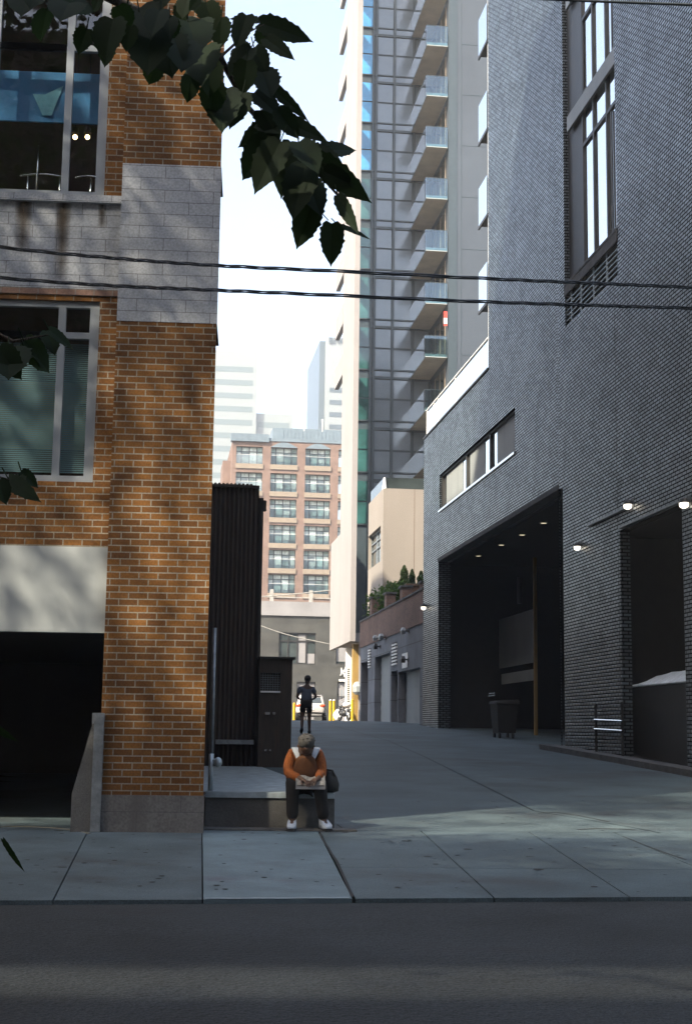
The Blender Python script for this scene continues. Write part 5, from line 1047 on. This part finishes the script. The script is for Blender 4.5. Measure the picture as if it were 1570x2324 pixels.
m = M(); m.ell(tuple(J['hd1']+Vector((0, -.005, .035))), (.100, .108, .098), 16, 11); m.build('hair', MT['hairb'], PW, smooth=True)
for s in 'LR':
    a, t = J['an'+s], J['to'+s]; d = (t-a).normalized(); m = M(); c = a-Vector((0, .03, .04)); m.tube([c-d*.03, a-Vector((0, 0, .035)), a*.4+t*.6, t, t+d*.05], [.045, .055, .052, .046, .03], 10); m.build('shoe', MT['sole'], PW, smooth=True)
# ------------------------------------------------------------------ hose and street tree
wire('hose', 'thin pale hose lying along the foot of the dark opening', [G(-200, 1892), G(-60, 1884), G(20, 1877), G(110, 1879), G(170, 1886), G(205, 1893)], .012, 'hosec', A=False)
bpy.data.objects['hose']['category'] = 'hose'
def leaf(m, base, tip, nrm, wd, fold=.18, ser=True):
    b, t = Vector(base), Vector(tip); ax = t-b; ln = ax.length; ax.normalize(); n_ = Vector(nrm); n_ = (n_-ax*n_.dot(ax)).normalized(); sd = ax.cross(n_)
    prof = [(.0, .0), (-.06, .22), (.01, .40), (.12, .50), (.26, .535), (.40, .525), (.53, .475), (.66, .39), (.77, .27), (.86, .15), (.93, .055), (1., 0.)]
    L_ = []; R_2 = []
    for i, (u, v) in enumerate(prof):
        vv = v*wd
        for sg, lst in ((-1, L_), (1, R_2)):
            k = vv*(1+(.06 if i % 2 else -.03))
            lst.append(b+ax*(u*ln)+sd*sg*k*ln+n_*(abs(k)*fold*ln-.10*ln*u*u))
            if ser and 2 <= i < len(prof)-2:
                u2, v2 = prof[i+1]; um = u*.35+u2*.65; vm = (v*.45+v2*.55)*wd*.90; lst.append(b+ax*(um*ln)+sd*sg*vm*ln+n_*(vm*fold*ln-.10*ln*um*um))
    mid = [b+ax*(u*ln)-n_*(.10*ln*u*u) for u in [j/(len(L_)-1) for j in range(len(L_))]]
    n = len(mid); vs = mid+L_+R_2; fs = []
    for i in range(n-1): fs += [(i, i+1, n+i+1, n+i), (i+1, i, 2*n+i, 2*n+i+1)]
    m.add(vs, fs)
def fol(px, py, D): d = ray(px, py); return Vector((d.x*D/d.y, D, CZ+d.z*D/d.y))
def crown(m, c, r, n, size):
    cl = [Vector((rnd.gauss(0, 1), rnd.gauss(0, 1), rnd.gauss(0, .8))).normalized() for _ in range(26)]
    cl = [Vector((c[0]+v.x*r[0]*k, c[1]+v.y*r[1]*k, c[2]+v.z*r[2]*k)) for v in cl for k in (rnd.uniform(.45, .95),)]
    for _ in range(n):
        q = rnd.choice(cl); p = q+Vector((rnd.gauss(0, 1), rnd.gauss(0, 1), rnd.gauss(0, .7)))*r[0]*.23
        if onscreen(p): continue
        a = Vector((rnd.gauss(0, .6), rnd.gauss(0, .6), 1)).normalized(); t = a.orthogonal().normalized(); t.rotate(Matrix.Rotation(rnd.uniform(0, 6.28), 3, a)); b = a.cross(t); s = size*rnd.uniform(.7, 1.25)
        m.add([p-t*s, p+b*s*.62-t*s*.2, p+t*s, p-b*s*.62-t*s*.2], [(0, 1, 2, 3)])
def onscreen(p, mg=60):
    v = p-Vector((0, 0, CZ)); d = v.dot(FW)
    if d < .2: return False
    x, y = CX+F*v.dot(RR)/d, CY-F*v.dot(UU)/d
    return -mg < x < 1570+mg and -mg < y < 2324+mg
def tree(x, y, h, c, r, n, size, label, A=False):
    o = top('street_tree', label, 'tree', (x, y, zg(y)), A=False, group='linden trees along the street')
    m = M(); m.tube([(x, y, zg(y)-.2), (x+.03, y, 1.5), (x-.04, y+.05, h*.5), (c[0], c[1], c[2]+1)], [.2, .15, .12, .04], 12); m.build('trunk', MT['bark'], o, smooth=True)
    for k in range(7):
        a = k*.9+x; e = Vector((c[0]+r[0]*.7*cos(a), c[1]+r[1]*.7*sin(a), c[2]+rnd.uniform(-.3, .5)*r[2])); s_ = Vector((x-.04, y+.05, h*.42+.2*k)); m = M(); q = s_.lerp(e, .5)+Vector((0, 0, .4))
        if onscreen(e, 150): continue
        m.tube([s_, q, e], [.06, .04, .012], 7); m.build('limb', MT['bark'], o, smooth=True)
    m = M(); crown(m, c, r, n, size); m.build('crown', MT['leafd'], o); return o
T1 = tree(-5.6, 6., 7., (-4.9, 6.5, 7.1), (3.6, 2.9, 2.7), 5000, .085, 'linden tree on the left whose leafy branch hangs into the top of the photo')
T2 = tree(-7.6, 9.4, 10., (-6.9, 10.0, 11.6), (4.1, 3.6, 5.6), 10500, .095, 'added linden tree further left along the street, out of view, dappling the brick front')  # unseen tree added to filter the sun on the front
T3 = tree(-8.6, 3.2, 10., (-6.4, 4.0, 11.2), (4., 3.1, 3.), 4200, .095, 'added linden tree out of view nearer the photographer, dappling the pavement')  # another added tree, breaking up sunlight on the pavement
# the hanging branch: leaves (base, tip in picture pixels turned into points 4 to 5.3 m away)
C2 = lambda x, y: (451.7+.3288*x, .3288*y)
LV = [((420, 160), (795, 275), .50, 5.), ((455, 262), (655, 400), .42, 5.), ((410, 150), (200, 110), .5, 5.05), ((330, 105), (250, 330), .62, 4.9), ((430, 190), (470, 330), .9, 5.1), ((360, 330), (190, 520), .8, 4.9), ((380, 330), (470, 520), .72, 5.), ((330, 420), (300, 660), .85, 4.8), ((430, 480), (500, 660), .8, 5.),
 ((450, 555), (775, 835), .26, 5.05), ((380, 640), (560, 790), .75, 5.), ((300, 640), (210, 880), .7, 4.7), ((520, 800), (895, 966), .34, 5.1), ((540, 760), (700, 960), .7, 4.95), ((430, 760), (560, 960), .7, 5.), ((520, 860), (265, 1010), .66, 5.05), ((480, 960), (285, 1250), .72, 5.), ((560, 980), (370, 1330), .68, 4.9), ((640, 1010), (556, 1365), .68, 5.),
 ((840, 1045), (1100, 1015), .5, 5.1), ((800, 1090), (1195, 1405), .42, 5.), ((740, 1030), (1005, 1130), .62, 5.05), ((690, 980), (830, 1180), .8, 4.9), ((560, 1000), (760, 1250), .7, 5.05), ((730, 1140), (640, 1500), .62, 4.95), ((780, 1385), (678, 1718), .66, 5.), ((915, 1542), (915, 1838), .66, 5.05), ((960, 1350), (1085, 1600), .30, 5.), ((965, 1560), (1205, 1640), .25, 5.1), ((740, 1230), (850, 1480), .7, 5.), ((860, 1180), (1080, 1290), .7, 5.)]
C1 = lambda x, y: (.3288*x, .3288*y)
LW = [((780, 130), (700, 480), .72, 3.7), ((480, 20), (400, 150), .9, 3.7), ((560, -20), (430, 60), .8, 3.8), ((820, 40), (930, 240), .8, 3.9), ((960, 60), (1060, 300), .8, 4.), ((900, 180), (860, 400), .7, 3.8), ((1040, 220), (1010, 560), .7, 4.), ((1150, 260), (1190, 580), .75, 4.1), ((1200, 120), (1130, 330), .8, 4.), ((1260, 280), (1260, 520), .7, 4.1), ((1300, 150), (1380, 400), .8, 4.2), ((1400, 330), (1380, 620), .7, 4.4), ((1450, 420), (1450, 740), .7, 4.5), ((1480, 560), (1440, 880), .7, 4.6), ((1540, 620), (1530, 960), .62, 4.7), ((1420, 20), (1500, 260), .8, 4.4), ((1150, -30), (1030, 110), .8, 4.), ((700, -40), (620, 120), .8, 3.8), ((1300, -20), (1240, 160), .8, 4.2), ((1530, 120), (1500, 400), .8, 4.6), ((1380, 130), (1300, 300), .8, 4.3), ((250, -60), (200, 70), .8, 3.7)]
C4 = lambda x, y: (.3288*x, 580.7+.3288*y)
LX = [((-10, 640), (150, 850), .72, 4.), ((60, 640), (60, 830), .9, 4.05), ((170, 590), (365, 810), .62, 4.1), ((330, 520), (385, 680), .62, 4.15), ((340, 510), (520, 640), .45, 4.1), ((170, 640), (290, 770), .75, 4.1), ((-10, 1550), (50, 1715), .72, 4.), ((60, 1540), (275, 1690), .36, 4.05), ((150, 1490), (270, 1600), .6, 4.1), ((80, 1560), (140, 1620), .8, 4.1)]
LW += [((330, 60), (250, 330), .75, 3.9), ((600, 200), (520, 420), .75, 4.), ((200, -40), (130, 120), .8, 3.9), ((760, 260), (700, 520), .7, 4.1), ((1080, 420), (1010, 640), .7, 4.2), ((1320, 520), (1290, 760), .7, 4.4), ((880, 20), (800, 180), .8, 4.)]
LY = [((-40, 1630), (42, 1688), .20, 4.), ((8, 1905), (56, 1985), .13, 4.)]
m = M(); bm_ = M()
def put(bx_, tp_, wd, D):
    e = rnd.uniform(-.10, .10); b = fol(*bx_, D); t = fol(*tp_, D+e)
    nv = Vector((rnd.gauss(0, .25), -1, rnd.gauss(.15, .3))).normalized(); leaf(m, b, t, nv, wd)
    if rnd.random() < .8: m.tube([b+(b-t)*.22+Vector((0, .0, .02)), b], .0022, 5)
for b, t, wd, D in LV: put(C2(*b), C2(*t), wd*.86, D)
for b, t, wd, D in LW: put(C1(*b), C1(b[0]+(t[0]-b[0])*.8, b[1]+(t[1]-b[1])*.8), wd*1.05, D)
for b, t, wd, D in LX: put(C4(*b), C4(*t), wd, D)
for b, t, wd, D in LY: put(b, t, wd, D)
for _ in range(7):               # leaves filling the thick of the branch
    u = rnd.random(); pts = [C2(250, 300), C2(330, 560), C2(470, 860), C2(600, 1050), C2(760, 1130)]; k = u*4; i = min(int(k), 3); f = k-i
    x = pts[i][0]*(1-f)+pts[i+1][0]*f+rnd.gauss(0, 14); y = pts[i][1]*(1-f)+pts[i+1][1]*f+rnd.gauss(0, 12); a = rnd.uniform(.2, 2.6); l = rnd.uniform(30, 50)
    put((x, y), (x+l*cos(a), y+l*sin(a)), rnd.uniform(.55, .8), rnd.uniform(4.85, 5.2))
for _ in range(16):
    x, y = rnd.uniform(300, 480), rnd.uniform(-30, 210); a = rnd.uniform(.4, 2.6); l = rnd.uniform(34, 58)
    if y > 60+(x-240)*.75: continue
    put((x, y), (x+l*cos(a), y+l*sin(a)), rnd.uniform(.6, .85), rnd.uniform(3.9, 4.6))
def twig(pts, r0, r1):
    bm_ = M(); q = [fol(x, y, D) for x, y, D in pts]; bm_.tube(q, [r0+(r1-r0)*i/(len(q)-1) for i in range(len(q))], 7); bm_.build('twig', MT['bark'], T1, smooth=True)
twig([(-260, -260, 4.3), (-40, -110, 4.2), (200, -30, 4.2), (380, 60, 4.4), (500, 130, 4.9), (560, 240, 5.05), (640, 330, 5.05), (720, 390, 5.03), (790, 470, 5.03)], .022, .004)
twig([(500, 130, 4.9), (560, 75, 5.), (600, 55, 5.)], .006, .002); twig([(720, 390, 5.03), (700, 450, 5.), (745, 500, 5.)], .004, .002)
twig([(-300, 640, 4.2), (-120, 700, 4.1), (30, 775, 4.1), (110, 760, 4.1)], .012, .002); twig([(-300, 1020, 4.1), (-100, 1060, 4.05), (30, 1090, 4.05)], .01, .002); twig([(-200, 1580, 4.), (-30, 1632, 4.)], .006, .002); twig([(-160, 1840, 4.), (0, 1905, 4.)], .006, .002)
m.build('hanging_leaves', MT['leaf'], T1)
# ------------------------------------------------------------------ the street's other side, behind the photographer (added to block sunlight, reflects in the window glass)
OB = top('added_street_building', 'added brown brick building across the street, blocking sunlight and reflected in the window glass', 'building', (0, -9, 0), A=False)
m = M(); m.box(-44, -25.9, -9.4, -9, 32, 33.7); m.box(-44, -22, -9.4, -9, 22.15, 31.99); m.box(-21.99, 34, -9.4, -9, 22.15, 28.6)
for k in range(14): m.box(-44+6*k, -43.7+6*k, -9.4, -9, 20.8, 22.14)
m.build('roof_screen', MT['brown'], OB)  # added screen; its steps and the gap below shape sunlight on the street
m = M(); hs = [(x, x+2.2, z, z+1.9) for x in range(-32, 30, 4) for z in (4.2, 8.2, 12.2, 16.2)]
T_ = 21.3
m.holed(lambda a, z, d: (a, -9-d, z), -44, 34, -.3, T_, hs, .3); m.quad((-44, -9, T_), (34, -9, T_), (34, -24, T_), (-44, -24, T_)); m.quad((-44, -9, -.3), (-44, -24, -.3), (-44, -24, T_), (-44, -9, T_)); m.quad((34, -9, -.3), (34, -24, -.3), (34, -24, T_), (34, -9, T_)); m.quad((-44, -24, -.3), (34, -24, -.3), (34, -24, T_), (-44, -24, T_))
m.build('wall', MT['brown'], OB)
m = M(); m.quad((-34, -9.3, 3), (34, -9.3, 3), (34, -9.3, 19), (-34, -9.3, 19)); m.build('pane', MT['condodark'], OB)
# haze
hm, hn, hb = newmat('haze'); hn.nodes.remove(hb); pv = N(hn, 'VolumePrincipled'); pv.inputs['Color'].default_value = (.93, .96, 1, 1); pv.inputs['Density'].default_value = .0009; pv.inputs['Anisotropy'].default_value = .2
hn.links.new(pv.outputs[0], hn.nodes['Material Output'].inputs['Volume'])
MT['haze'] = hm; m = M(); m.box(-260, 260, -40, 700, -4, 175); solo(m, 'haze', hm, None, None, (0, 0, 0), A=False, kind='stuff')
